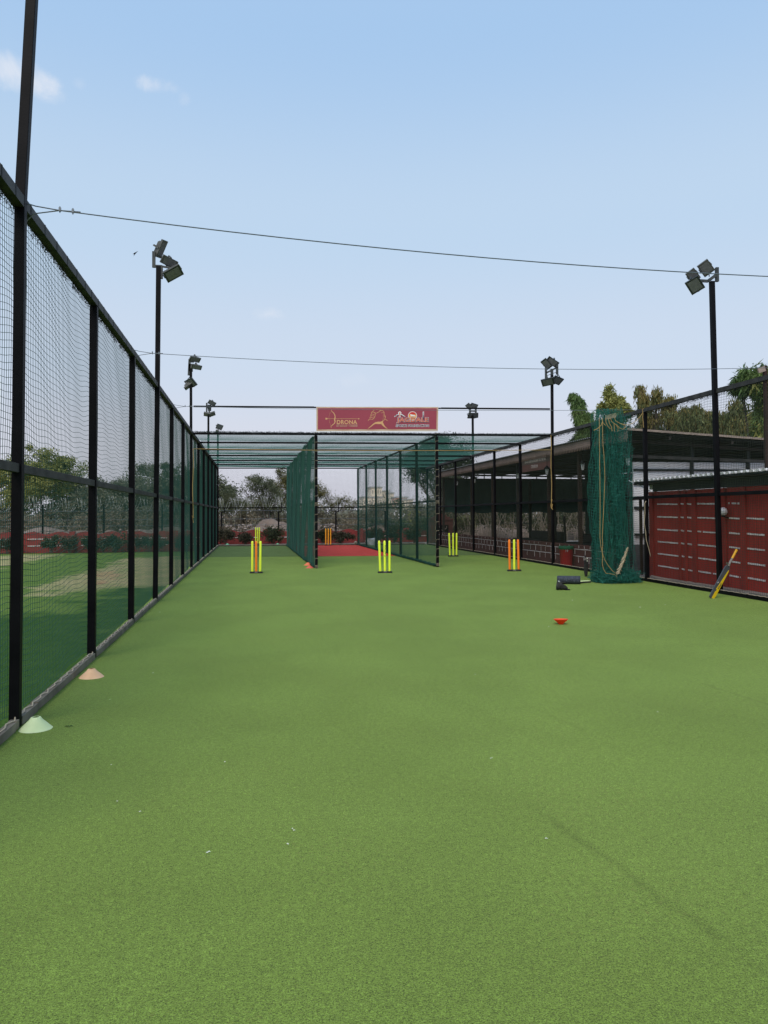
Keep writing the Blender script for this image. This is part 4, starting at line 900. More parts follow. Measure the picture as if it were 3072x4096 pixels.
# shade cloth: far end, back side and partial roll-downs
def cloth(name,a,b,z0,z1,nrm,amp=.05,n=60,mm='shade_net'):
    a,b=Vector(a),Vector(b); V=[]; rows=6
    for i in range(n+1):
        q=a.lerp(b,i/n)
        for j in range(rows+1):
            h=j/rows; V.append(q+Vector(nrm)*(amp*math.sin(i*.9+.5*math.sin(j))*(1-.5*h)+.02*math.sin(i*2.3))+Vector((0,0,z0+(z1-z0)*h+(.03*math.sin(i*.7) if j==0 else 0))))
    m=MB(); m.add(V,[(i*(rows+1)+j,(i+1)*(rows+1)+j,(i+1)*(rows+1)+j+1,i*(rows+1)+j+1) for i in range(n) for j in range(rows)]); return m.build(name,M[mm],PV,smooth=True)
cloth('far_curtain',(PX+.3,33.4,0),(15.9,33.4,0),1.45,2.98,(0,1,0))
cloth('back_curtain',(15.9,33.4,0),(15.9,16.2,0),1.25,2.9,(1,0,0),n=120)
cloth('inner_curtain',(12.9,27.5,0),(15.9,27.5,0),.2,2.9,(0,1,0),n=30)
m=MB()
m.bar((PX+.3,33.35,3.0),(15.9,33.35,3.0),.04,.05); m.bar((PX+.3,33.35,3.18),(15.9,33.35,3.1),.04,.04)
for i in range(9): m.bar((PX+.5+i*.85,33.35,3.0),(PX+.5+i*.85,33.35,3.25),.04,.04)
m.build('clerestory_frame',M['dark_wood'],PV)
m=MB(); m.box((PX+.13,25.25,.28),(.18,16.6,.56)); m.build('brick_plinth',M['brick'],PV)
m=MB()
for z in (.46,.27): 
    y=16.95
    while y<33.4: 
        yy=min(y+1.3,33.5); m.bar((PX+.038,y,z+random.uniform(-.006,.006)),(PX+.038,yy,z+random.uniform(-.006,.006)),.006,.017); y=yy
for r,(z0,z1) in enumerate(((.46,.56),(.28,.45),(.08,.26))):
    y=17.0+.2*r
    while y<33.4: m.bar((PX+.038,y,z0+.02+random.uniform(0,.02)),(PX+.038,y+random.uniform(-.01,.01),z1-.005),.006,.013,up=(0,1,0)); y+=random.choice((.33,.42,.62))
m.build('painted_joints',M['white'],PV)
for lab,s_,t0 in (('dark stick leaning left inside the pavilion, left one',0,0.12),('dark upright stick inside the pavilion, middle one',.45,-.05),('dark stick leaning right inside the pavilion, right one',1.25,-.35)):
    m=MB(); m.bar((10.1+s_,24,.0),(10.1+s_+t0,24,1.3),.06,.06); tag(m.build('stick',M['dark_wood']),lab,'stick')
for lab,X,Y,w_,h_ in (('low dark couch shape inside the pavilion behind the plinth, nearest',10.6,19.6,1.6,.75),('dark couch shape inside the pavilion, middle',10.8,23.0,1.9,.7),('dark couch shape inside the pavilion, farthest',10.9,27.6,2.2,.72)):
    t=thing('couch',lab,'couch',(X,Y,0))
    m=MB(); m.box((0,0,.22),(.8,w_*1.4,.42)); m.build('seat',M['dark_wood'],t,bevel=.04); m=MB(); m.box((.45,0,h_/2),(.16,w_*1.4,h_)); m.build('backrest',M['dark_wood'],t,bevel=.05)
# sign on the pavilion
SG=thing('sign_board','brown sign board with faint white lettering under the pavilion fascia','sign')
sa,sb=at(2089,1885,X=PX+.06),at(2202,1873,X=PX+.06); s2,s3=at(2202,1822,X=PX+.06),at(2089,1842,X=PX+.06)
za=min(sa.z,sb.z); zb=zt-.2
m=MB(); m.box((PX+.07,(sa.y+sb.y)/2,(za+zb)/2),(.03,abs(sa.y-sb.y),zb-za)); m.build('panel',M['sign_brown'],SG,bevel=.004)
zc=zb-.13
m=MB(); m.box((PX+.05,(sa.y+sb.y)/2,zc+.045),(.006,abs(sa.y-sb.y)*.98,.15)); m.build('upper_band',M['sign_top'],SG)
m=MB(); L_=abs(sa.y-sb.y); ym=max(sa.y,sb.y)
def scrawl(y0,y1,z,h):
    y=y0
    while y>y1:
        w=h*.62; k=random.randint(0,3)
        m.bar((PX+.044,y,z),(PX+.044,y,z+h),.006,h*.17,up=(0,1,0))
        if k!=1: m.bar((PX+.044,y,z+h),(PX+.044,y-w*.7,z+h*(.9 if k else .5)),.005,h*.15)
        if k!=2: m.bar((PX+.044,y-w*.6,z+h*.9),(PX+.044,y-w*.7,z+.1*h),.005,h*.15,up=(0,1,0))
        y-=w*1.5
scrawl(ym-L_*.12,ym-L_*.84,zc+.015,.07); scrawl(ym-L_*.36,ym-L_*.60,zc-.17,.10); m.build('faint_lettering',M['white'],SG)
def lantern(label,X,Y,z,s=1):
    t=thing('wall_lantern',label,'lantern',(X,Y,z),group='lanterns along the pavilion eave')
    m=MB(); m.lathe([(0,.13*s),(.02*s,.11*s),(.085*s,.045*s),(.09*s,.03*s),(.06*s,.03*s)],6); m.tube([(0,0,.12*s),(0,0,.42*s)],.007,5); m.lathe([(.0,-.14*s),(.03*s,-.135*s),(.035*s,-.125*s),(0,-.12*s)],6)
    for j in range(6):
        a=j*math.pi/3; m.tube([(.062*s*math.cos(a),.062*s*math.sin(a),.03*s),(.034*s*math.cos(a),.034*s*math.sin(a),-.125*s)],.004*s,4)
    m.build('cap',M['black'],t)
    m=MB(); m.lathe([(.054*s,.03*s),(.028*s,-.122*s)],6); m.build('shade',M['lantern_glass'],t)
for lab,u,v,Xl in (('lantern hanging just below the right end of the sign board',2188,1880,PX-.02),('lantern on the pavilion between the sign board and the bunched net',2331,1860,PX+.1),('lantern half behind the fence post left of the sign board',2072,1897,PX+.1),
                ('lantern hanging at the left third of the pavilion front',1898,1918,PX-.02),('farthest small lantern at the left end of the pavilion',1828,1928,PX-.1),('lantern right of the bunched net at the pavilion corner',2512,1838,PX+.02)):
    q=at(u,v,X=Xl); lantern(lab,q.x,q.y,q.z,1.1)
# ------------------------------------------------------------------ white partition behind the shed
WP=thing('partition_wall','white sheet partition wall with dark rails beside the red shed','wall')
wy=16.55; x0=at(2533,2000,Y=wy).x
ztop=at(2533,1848,Y=wy).z; zb=at(2533,2178,Y=wy).z
m=MB(); m.box(((x0+15.5)/2,wy,(ztop+zb)/2),(15.5-x0,.05,ztop-zb)); m.build('sheet',M['white_wall'],WP)
m=MB(); m.box(((x0+15.5)/2,wy,zb/2),(15.5-x0,.12,zb-.01)); m.build('plinth',M['grey_wall'],WP)
for v in (1880,1935,2030,2138):
    z=at(2533,v,Y=wy).z; m=MB(); m.box(((x0+15.5)/2,wy-.05,z),(15.5-x0,.04,.05)); m.build('rail',M['roof_dark'],WP)
for x in (x0-.13,x0+1.5,x0+3.0,x0+4.5):
    m=MB(); m.box((x,wy-.06,1.55),(.07,.06,3.1)); m.build('upright',M['roof_dark'],WP)
# ------------------------------------------------------------------ red shed
RX=8.7; SY0,SY1=6.0,15.15
SH=thing('red_shed','long red ribbed-metal shed with white painted dashes and a low dark roof','shed')
V=[];Fc=[];y=SY0;i=0
while y<SY1+.01:
    w=.0035 if (i//2)%2 else 0; V+=[(RX+w,y,-.02),(RX+w,y,1.86)]; y+=.022 if i%2 else .03; i+=1
Fc=[(2*k,2*k+2,2*k+3,2*k+1) for k in range(i-1)]
m=MB(); m.add(V,Fc); m.box((RX+1.5,SY1+.02,.92),(3,.03,1.86)); m.build('wall',M['shed_red'],SH)
def yat(u): return at(u,2200,X=RX).y
cols=[(2604,2616),(2725,2732),(2752,2760),(2775,2786),(2795,2812),(2900,2908),(2972,2984)]
for u0,u1 in ((2604,2618),(2720,2726),(2744,2751),(2775,2790),(2905,2910),(2968,2990)):
    a,b=yat(u0),yat(u1); m=MB(); m.box((RX-.02,(a+b)/2,.92),(.035,abs(a-b),1.88)); m.build('upright',M['shed_red2'],SH)
for y in (10.2,8.9,7.6,6.3): m=MB(); m.box((RX-.02,y,.92),(.035,.12,1.88)); m.build('upright',M['shed_red2'],SH)
m=MB(); a=yat(2598); m.box((RX-.06,a,.86),(.05,.06,1.72)); m.box((RX-.06,yat(2575),.86),(.05,.05,1.72)); m.box((RX-.06,(a+yat(2470))/2,.92+.8),(.05,abs(yat(2470)-a),.05)); m.build('rusty_frame',M['brown_post'],SH)
segs=[(2632,2716),(2726,2743),(2752,2772),(2793,2866),(2918,2964),(2990,3060)]
zs=[at(2680,1450+y/2.212,X=RX).z for y in (1253,1368,1483,1593,1703,1813)]
for zi,z in enumerate(zs):
    for si,(u0,u1) in enumerate(segs):
        if zi==0 and si==5: continue
        a,b=yat(u0),yat(u1); n=10; m=MB()
        for k in range(n):
            y0_,y1_=a+(b-a)*k/n,a+(b-a)*(k+1)/n; 
            if random.random()<.04: continue
            m.bar((RX-.004,y0_,z-.012*k/n+.006-si*.004),(RX-.004,y1_,z-.012*(k+1)/n+.006-si*.004),.006,.028+random.uniform(-.004,.004))
        m.build('painted_dash',M['white'],SH)
    for y in (9.6,8.3,7.0): m=MB(); m.bar((RX-.004,y+.5,z-.02),(RX-.004,y-.5,z-.02),.006,.022); m.build('painted_dash',M['white'],SH)
m=MB(); m.bar((RX-.25,SY0,2.07),(RX-.25,SY1+.35,2.07),.02,.03); m.bar((RX-.25,SY1+.35,2.05),(RX+3,SY1+.35,1.98),.03,.06)
m.add([(RX-.27,SY0,2.085),(RX-.27,SY1+.4,2.085),(RX+3,SY1+.4,1.98),(RX+3,SY0,1.98)],[(0,1,2,3)]); m.add([(RX-.27,SY0,2.045),(RX-.27,SY1+.4,2.045),(RX+3,SY1+.4,1.94),(RX+3,SY0,1.94)],[(0,1,2,3)]); m.build('roof',M['roof_dark'],SH)
m=MB(); y=SY0
while y<SY1+.4:
    m.add([(RX-.29,y,2.09),(RX-.29,y+.035,2.135),(RX-.29,y+.095,2.135),(RX-.29,y+.13,2.09),(RX-.10,y,2.085),(RX-.10,y+.035,2.13),(RX-.10,y+.095,2.13),(RX-.10,y+.13,2.085)],[(0,1,2,3),(0,1,5,4),(1,2,6,5),(2,3,7,6)]); y+=.16
m.build('corrugated_edge',M['roof_edge'],SH)
m=MB(); m.box((RX+.0,(SY0+SY1)/2,1.95),(.04,SY1-SY0,.17)); m.build('eave_gap_shade',M['roof_dark'],SH)  # dark strip standing in for the shaded gap between wall top and roof
m=MB(); m.tube([at(2516,1923,X=RX-.2),at(2560,1943,X=RX-.2),at(2600,1965,X=RX-.2)],.012,6); m.box(at(2628,1948,X=RX+.1),(.05,.55,.10)); m.build('gutter_pipe',M['white_plastic'],SH)
m=MB(); m.box((RX-.12,11.5,-.0),(.26,11.5,.05)); m.build('plinth',M['concrete'],SH)
q=at(2893,2046,X=RX-.12); GL=thing('globe_lamp','round white globe lamp on the red shed wall right of the floodlight pole','lamp',q)
m=MB(); m.lathe([(.075*math.sin(math.pi*i/12),-.075*math.cos(math.pi*i/12)) for i in range(13)],20); m.build('globe',M['globe'],GL,smooth=True)
m=MB(); m.lathe([(.03,-.10),(.035,-.07)],10); m.bar((0,0,-.09),(.11,0,-.12),.02,.02); m.build('bracket',M['black'],GL)
# fallen roll and rubble at the shed foot
m=MB(); m.tube([at(2608,2306,X=8.5),at(2700,2330,X=8.5),at(2778,2346,X=8.48)],.035,8)
tag(m.build('rolled_mat',M['roof_tan']),'brown rolled mat lying along the foot of the red shed','mat')
# brown post at right edge with a plate
UP=thing('rusty_pole','rusty brown pole topped by a small board, at the right edge of the frame','pole')
q=at(3068,2000,Y=11.4); m=MB(); m.bar((q.x+.45,11.9,0),(q.x+.45,11.9,at(3050,1460,Y=11.9).z),.05,.05); 
q=at(3062,1470,Y=13.2); xq=at(3066,1800,Y=13.2).x
m=MB(); m.bar((xq,13.2,0),(xq,13.2,q.z+.03),.06,.06); m.build('pole',M['brown_post'],UP)
m=MB(); m.box((xq-.09,13.18,q.z-.05),(.16,.03,.10),Matrix.Rotation(-.3,3,'Y')); m.build('board',M['roof_tan'],UP)
# ------------------------------------------------------------------ kiosk
q0=at(1757,2178,Y=35.6); q1=at(1803,2178,Y=35.6)
KI=thing('brick_kiosk','small maroon kiosk with a stepped top and a pale antler emblem in its niche','kiosk',((q0.x+q1.x)/2-.15,35.9,0))
w=1.1; zk=at(1780,2082,Y=35.6).z; zk2=at(1780,2057,Y=35.6).z
m=MB(); m.box((0,0,zk/2),(w,.6,zk)); m.build('body',M['kiosk'],KI)
m=MB(); 
for i,(ww,zz) in enumerate(((1.0,.0),(.72,.09),(.46,.17),(.22,.25))): m.box((0,0,zk+.045+zz),(w*ww+.05,.6*ww+.06,.088))
m.build('stepped_top',M['kiosk'],KI)
m=MB(); m.box((.05,-.31,zk*.62),(w*.5,.03,zk*.36)); m.build('niche',M['black'],KI)
m=MB(); zc=zk*.5
for s in(-1,1):
    m.tube([(.05,-.345,zc),(.05+s*.07,-.345,zc+.10),(.05+s*.16,-.345,zc+.17),(.05+s*.19,-.345,zc+.28)],.014,5); m.tube([(.05+s*.10,-.345,zc+.12),(.05+s*.08,-.345,zc+.22)],.011,5)
m.tube([(.05,-.345,zc+.03),(.05,-.345,zc-.12)],[.028,.012],6); m.build('antler_emblem',M['roof_tan'],KI)
# ------------------------------------------------------------------ far garden wall
WY=37.62
def far_wall(label,x0,x1,zb,zt_,seed):
    rr=random.Random(seed); t=thing('garden_wall',label,'wall'); n=int((x1-x0)/.15); per=2.35
    def top(x): return zt_-.11+.13*(.5-.5*math.cos(2*math.pi*(x-x0)/(per/2)))
    m=MB(); V=[]
    for i in range(n+1):
        x=x0+(x1-x0)*i/n; V+=[(x,WY,zb-.1),(x,WY,top(x)),(x,WY+.15,top(x)),(x,WY+.15,zb-.1)]
    m.add(V,[(4*i+j,4*i+4+j,4*i+5+j,4*i+1+j) for i in range(n) for j in range(3)]); m.build('panel',M['wall_red'],t)
    k=0;x=x0
    while x<x1:
        m=MB(); m.box((x,WY-.02,(zb+zt_+.03)/2),(.26,.22,zt_+.03-zb)); m.build('pier',M['wall_red'],t); x+=per
    m=MB(); x=x0
    stripes=(.32,.0) if zb<-.1 else (.30,)
    while x<x1:
        for z in stripes: m.box((x+per/2,WY-.012,z),(per-.75,.012,.035))
        x+=per
    m.build('white_stripe',M['white'],t); return t
far_wall('red wavy-topped wall across the far side of the playing field, left',-34,-1.6,ZF,.64,1)
far_wall('red wavy-topped wall closing the view behind the three bays',-1.5,9.2,0,.66,2)
# far security fence with razor coil
SF=thing('security_fence','black far fence with angled post arms and razor wire coil along its top','fence')
xs=[-9.59-2.75*i for i in range(8,0,-1)]+[-9.59,-6.84,-4.13,-1.3,1.49,4.37,6.91,9.92,12.7,15.5]
pm=None
for x in xs:
    lo=x<-1.5; m=MB(); z0=ZF if lo else -.1; zt_=1.95 if lo else 1.55
    m.bar((x,38.1,z0),(x,38.1,zt_),.075,.075,up=(0,1,0))
    if not lo: m.box((x+.05,38.1,1.55),(.22,.07,.05)); m.bar((x+.13,38.1,1.55),(x+.16,38.1,2.0),.05,.05,up=(0,1,0))
    m.build('post',M['black'],SF)
m=MB()
for zl in (1.62,1.2,.9): m.tube([(-32,38.1,zl),(16,38.1,zl)],.008,4)
m.build('strand_wire',M['cable'],SF)
m=MB(); 
nn=int(48/.26)
for off_,rr_ in ((0,.34),(.13,.28)):
    pts=[]
    for i in range(nn*10):
        a=i/10*2*math.pi; x=-32+i/10*.36+off_
        if x>16: break
        pts.append((x+.10*math.sin(a*.5),38.12+rr_*.6*math.cos(a),1.98+rr_*math.sin(a)+.05*math.sin(x*1.7)))
    m.tube(pts,.0085,3)
m.build('razor_coil',M['razor'],SF)
m=MB()
for i in range(170):                              # diamond mesh of the far fence hints
    x=-32+i*.28; m.tube([(x,38.15,ZF),(x,38.15,1.6)],.004,3)
m.build('mesh_wire',M['cable'],SF)
# ------------------------------------------------------------------ vegetation
def leaves(C,Dv,ln,wd,rs):
    n=len(C); d=Dv/np.linalg.norm(Dv,axis=1)[:,None]; r=rs.normal(0,1,(n,3)); s=np.cross(d,r); s/=np.linalg.norm(s,axis=1)[:,None]
    l=ln*rs.uniform(.6,1.35,(n,1)); w=wd*rs.uniform(.7,1.3,(n,1))
    V=np.stack([C,C+d*l*.5+s*w*.5,C+d*l,C+d*l*.5-s*w*.5],axis=1).reshape(-1,3)
    return V,np.arange(n*4).reshape(n,4)
def foliage(name,blobs,n,ln,wd,mm,parent,seed,droop=0,clumps=40,cs=.16,shell=.45):
    rs=np.random.RandomState(seed); wts=np.array([b[3]*b[4]*b[5] for b in blobs])**.8; wts/=wts.sum()
    CC=[];
    for b,w in zip(blobs,wts):
        k=max(3,int(clumps*w)); v=rs.normal(0,1,(k,3)); v/=np.linalg.norm(v,axis=1)[:,None]
        v*=(shell+(1-shell)*rs.rand(k,1))*rs.uniform(.8,1.12,(k,1)); CC.append(np.array(b[:3])+v*np.array(b[3:6]))
    CC=np.concatenate(CC); per=rs.uniform(.3,1.7,len(CC)); per/=per.sum()
    pick=rs.choice(len(CC),n,p=per); rad=cs*rs.uniform(.5,1.6,(len(CC),1))
    g_=np.clip(rs.normal(0,1,(n,3)),-1.9,1.9); C=CC[pick]+g_*rad[pick]*np.array([1,1,.75+.5*droop])
    D=rs.normal(0,1,(n,3))*(1-droop*.75); D[:,2]-=droop*1.6
    V,Q=leaves(C,D,ln,wd,rs); return np_mesh(name,V,Q,mm,parent),CC
def tree(name,label,base,h,blobs,n0,ln,wd,mm,seed,cat='tree',group=None,bark='bark',tr=.11,droop=0,clumps=60,cs=.2,twigs=26,lean=(0,0),second=None,shell=.45):
    n=int(n0*1.7); rr=random.Random(seed); t=thing(name,label,cat,base,group)
    m=MB(); top=Vector((lean[0],lean[1],h*.5)); fork=Vector((lean[0]*.4,lean[1]*.4,h*.22))
    m.tube([(0,0,-.4),(lean[0]*.1,0,h*.08),fork,top],[tr*1.35,tr*1.05,tr*.85,tr*.4],8)
    o,CC=foliage('crown',blobs,n,ln,wd,mm,t,seed,droop,clumps,cs,shell)
    if second: foliage('crown',blobs,int(n*second[1]),ln,wd,second[0],t,seed+77,droop,max(8,int(clumps*.4)),cs,shell)
    for b in blobs:
        c=Vector(b[:3]); mid=fork.lerp(c,.5)+Vector((rr.uniform(-.2,.2),rr.uniform(-.2,.2),.1)); m.tube([fork,mid,c],[tr*.55,tr*.35,tr*.12],6)
        for i in range(max(2,twigs//len(blobs))):
            e_=c+Vector((rr.uniform(-1,1)*b[3],rr.uniform(-1,1)*b[4],rr.uniform(-.8,1)*b[5])); q=mid.lerp(c,rr.random()); mm_=q.lerp(e_,.5)+Vector((rr.uniform(-.1,.1),0,rr.uniform(-.05,.15))); m.tube([q,mm_,e_],[tr*.2,tr*.12,tr*.05],4)
    m.build('trunk',M[bark],t); return t
G0=-.45
def px(x,y,Y=None,X=None): return at(x*1.8517,y*1.8517,Y=Y,X=X)
# left-centre acacias seen through the left bay
def rel(b,pts): return [(p[0]-b[0],p[1]-b[1],p[2]-b[2],*p[3:]) for p in pts]
b=(1.2,46,G0); P=lambda x,y,rx,rz,Y=46:(px(x,y,Y=Y).x,Y,px(x,y,Y=Y).z,rx,rx*.8,rz)
tree('acacia_tree','wispy grey-green acacia leaning over the mound seen through the left bay',b,4.6,rel(b,[P(545,1035,.75,.28),P(565,1050,.9,.4),P(582,1063,.9,.5),P(530,1058,.5,.2),P(560,1085,.9,.5),P(590,1090,.7,.6)]),6500,.11,.035,M['leaf_acacia'],101,tr=.07,clumps=110,cs=.14,twigs=60)
b=(-1.0,47,G0); P2=lambda x,y,rx,rz:(px(x,y,Y=47).x,47,px(x,y,Y=47).z,rx,rx*.8,rz)
tree('acacia_tree','thin low acacia at the left edge of the left bay view',b,3.2,rel(b,[P2(492,1065,.5,.3),P2(502,1080,.7,.35),P2(515,1092,.6,.4),P2(488,1100,.6,.4)]),3200,.11,.03,M['leaf_acacia'],102,tr=.05,clumps=70,cs=.13,twigs=50)
b=(3.2,49,G0); P3=lambda x,y,rx,rz:(px(x,y,Y=49).x,49,px(x,y,Y=49).z,rx,rx*.8,rz)
tree('acacia_tree','yellow-olive tree in front of the sky behind the left divider net',b,4.8,rel(b,[P3(612,1025,.6,.45),P3(625,1045,.8,.6),P3(640,1030,.6,.5),P3(605,1055,.6,.5),P3(630,1075,.9,.5),P3(690,1065,.5,.4),P3(675,1055,.6,.5)]),6500,.12,.04,M['leaf_olive'],103,tr=.07,clumps=100,cs=.15,twigs=40)
b=(5.8,50,G0); P4=lambda x,y,rx,rz:(px(x,y,Y=50).x,50,px(x,y,Y=50).z,rx,rx*.8,rz)
tree('bare_tree','half-bare pale tree behind the red mat wicket',b,3.0,rel(b,[P4(700,1065,.5,.45),P4(720,1085,.7,.4),P4(745,1080,.5,.3),P4(765,1090,.6,.3)]),1700,.11,.03,M['leaf_olive'],104,bark='bark_pale',tr=.05,clumps=70,cs=.14,twigs=90)
b=(12.6,48,G0); P5=lambda x,y,rx,rz:(px(x,y,Y=48).x,48,px(x,y,Y=48).z,rx,rx*.8,rz)
tree('shade_tree','big dark spreading tree behind the right bay, left of the pavilion',b,6.5,rel(b,[P5(900,1000,1.0,.8),P5(930,980,1.3,.8),P5(960,965,1.2,.9),P5(985,985,1.2,.9),P5(1000,1020,1.0,.9),P5(940,1020,1.2,.8),P5(905,1035,.7,.6),P5(970,1045,1.2,.8),P5(885,1010,.5,.4)]),15000,.15,.055,M['leaf_dark'],105,tr=.16,clumps=170,cs=.22,twigs=90)
b=(14.5,56,G0); P6=lambda x,y,rx,rz:(px(x,y,Y=56).x,56,px(x,y,Y=56).z,rx,rx*.8,rz)
tree('bare_tree','pale half-bare tree showing low between the dark tree and the pavilion',b,4.0,rel(b,[P6(960,1060,1.4,.7),P6(985,1055,1.2,.8),P6(1000,1080,1.2,.8)]),2200,.13,.035,M['leaf_acacia'],106,bark='bark_pale',tr=.07,clumps=70,cs=.2,twigs=110)
# trees left beyond field
specs=[(90,990,1.6,1.1,'leaf_light','light green round tree seen through the nearest left fence panel'),(40,1025,1.3,1.0,'leaf_light','second light green tree at the far left edge'),(150,1035,1.5,.9,'leaf_grey','dull green tree right of the light green tree, past the left fence'),
 (205,1075,1.2,.5,'leaf_grey','flat acacia low behind the razor wire, second left fence panel'),(265,1058,1.3,.8,'leaf_grey','dark tree behind the third left fence post'),(320,1035,1.6,1.1,'leaf_grey','tall dark tree behind the left floodlight pole'),
 (385,1030,1.4,1.2,'leaf_grey','dark leafy tree far behind the left fence, before the cage corner'),(440,1045,1.3,1.1,'leaf_acacia','grey-green tree seen through the left wall net of the cage')]
for i,(x,y,rx,rz,lm,lab) in enumerate(specs):
    Y=50+3*(i%3); c=px(x,y,Y=Y); b=(c.x,Y,G0); hh=c.z-G0
    bl=[(0,0,hh-.1,rx,rx*.8,rz),(rx*.9,.3,hh-.5,rx*.8,rx*.7,rz*.7),(-rx*.9,-.2,hh-.6,rx*.8,rx*.7,rz*.75),(.3,0,hh-1.3,rx*1.3,rx,rz*.7),(-.4,0,hh-2.2,rx*1.2,rx,rz*.5)]
    tree('field_tree',lab,b,hh,bl,8000,.17,.075,M[lm],120+i,group='trees beyond the playing field',tr=.09,clumps=80,cs=.25,twigs=26)
# scrub (uncountable) behind the walls
bl=[]; rr=random.Random(4)
for i in range(150):
    x=-34+i*.36; Y=rr.uniform(42,52); zt_=rr.uniform(.9,2.1) if x<12 else 2.2
    if -1<x<6 : zt_*=.75; Y+=3
    bl.append((x*1.15,Y,zt_*.45-.2,rr.uniform(.5,1.1),.8,zt_*.6))
o,_=foliage('dry_scrub',bl,85000,.18,.06,M['leaf_dry'],None,9,clumps=900,cs=.22,shell=.1); tag(o,'grey-brown dry scrub thicket behind the far walls','scrub',kind='stuff')
bl=[(x*1.15+rr.uniform(-.5,.5),rr.uniform(46,56),rr.uniform(.6,1.6),rr.uniform(.6,1.3),.9,rr.uniform(.6,1.1)) for x in [-34+i*.62 for i in range(88)]]
o,_=foliage('green_scrub',bl,80000,.20,.07,M['leaf_scrub'],None,10,clumps=700,cs=.25,shell=.1); tag(o,'muted green undergrowth massed behind the dry scrub','scrub',kind='stuff')
m=MB(); rr=random.Random(8)
for i in range(900):
    x=rr.uniform(-34,20); Y=rr.uniform(41,50); h=rr.uniform(.6,2.2); l=rr.uniform(-.5,.5); m.tube([(x,Y,G0),(x+l*.4,Y,G0+h*.6),(x+l+rr.uniform(-.2,.2),Y,G0+h)],[.014,.010,.004],3)
tag(m.build('bare_stems',M['bark']),'pale leafless stems standing among the far scrub','stems',kind='stuff')
# low scrubby ridge that closes the horizon
V=[];n=90
for i in range(n+1):
    x=-75+170*i/n; h=1.35+.35*math.sin(x*.21)+.22*math.sin(x*.63+1)+.12*math.sin(x*1.7)
    for dy,z in ((56,G0),(58,h*.6),(62,h),(70,h*.8),(80,G0)): V.append((x,dy,z if z!=G0 else G0-.02))
m=MB(); m.add(V,[(i*5+j,i*5+5+j,i*5+6+j,i*5+1+j) for i in range(n) for j in range(4)]); tag(m.build('hills',M['ridge'],smooth=True),kind='structure')
# mounds
def mound(label,cx,cy,rx,ry,h,seed):
    rs=np.random.RandomState(seed); n=40; V=[];ph=rs.uniform(0,6,8)
    for i in range(n+1):
        for j in range(n+1):
            x=(i/n*2-1);y=(j/n*2-1); r=min(1,math.hypot(x,y)); z=(.5+.5*math.cos(math.pi*r))*h*(1+.22*math.sin(5*x+ph[0]+2*y)+.15*math.sin(11*x+ph[1])*math.cos(7*y+ph[2])+.06*math.sin(25*x+ph[3])*math.sin(22*y))
            V.append((cx+x*rx,cy+y*ry,G0-.02+z))
    m=MB(); m.add(V,[(i*(n+1)+j,(i+1)*(n+1)+j,(i+1)*(n+1)+j+1,i*(n+1)+j+1) for i in range(n) for j in range(n)]); o=m.build('earth_mound',M['earth'],smooth=True)
    return tag(o,label,'earth mound',kind='structure')
c=px(612,1140,Y=42); mound('m',c.x,42.5,4.4,2.4,1.35,1); c=px(700,1140,Y=41); mound('m',c.x-.4,41,1.6,1.5,1.6,3); c=px(1140,1135,Y=40); mound('m',c.x,42,2.0,1.5,1.5,4)
for cx in (-22,-14,-8): mound('m',cx,42,4,2,1.05,int(-cx))
m=MB(); rr=random.Random(5)
for i in range(260):
    u=rr.choice([rr.gauss(520,18),rr.gauss(600,18),rr.gauss(705,12),rr.uniform(0,460)]); c=px(u,1150,Y=40.2); x=c.x; z=rr.uniform(.45,.95); s=rr.uniform(.03,.09)
    Y=rr.uniform(39.4,40.4); m.box((x,Y,z*(.95 if u>470 else .75)-.0),(s*1.5,s,s*.8),Matrix.Rotation(rr.random()*3,3,'Z')@Matrix.Rotation(rr.random(),3,'X'))
tag(m.build('rubble',M['stone']),'pale stones and rubble heaped along the foot of the mounds','rubble',kind='stuff')
# bank that carries the rubble
V=[];n=120
for i in range(n+1):
    x=-34+54*i/n
    for j,(dy,z) in enumerate(((39.0,G0-.02),(39.6,.25),(40.3,.62),(41.5,.6),(43.5,G0-.02))): V.append((x,dy+.2*math.sin(x*1.3+j),z+(.14*math.sin(x*1.1)+.09*math.sin(x*2.9) if 0<j<4 else 0)))
m=MB(); m.add(V,[(i*5+j,i*5+5+j,i*5+6+j,i*5+1+j) for i in range(n) for j in range(4)]); tag(m.build('earth_bank',M['earth'],smooth=True),kind='structure')
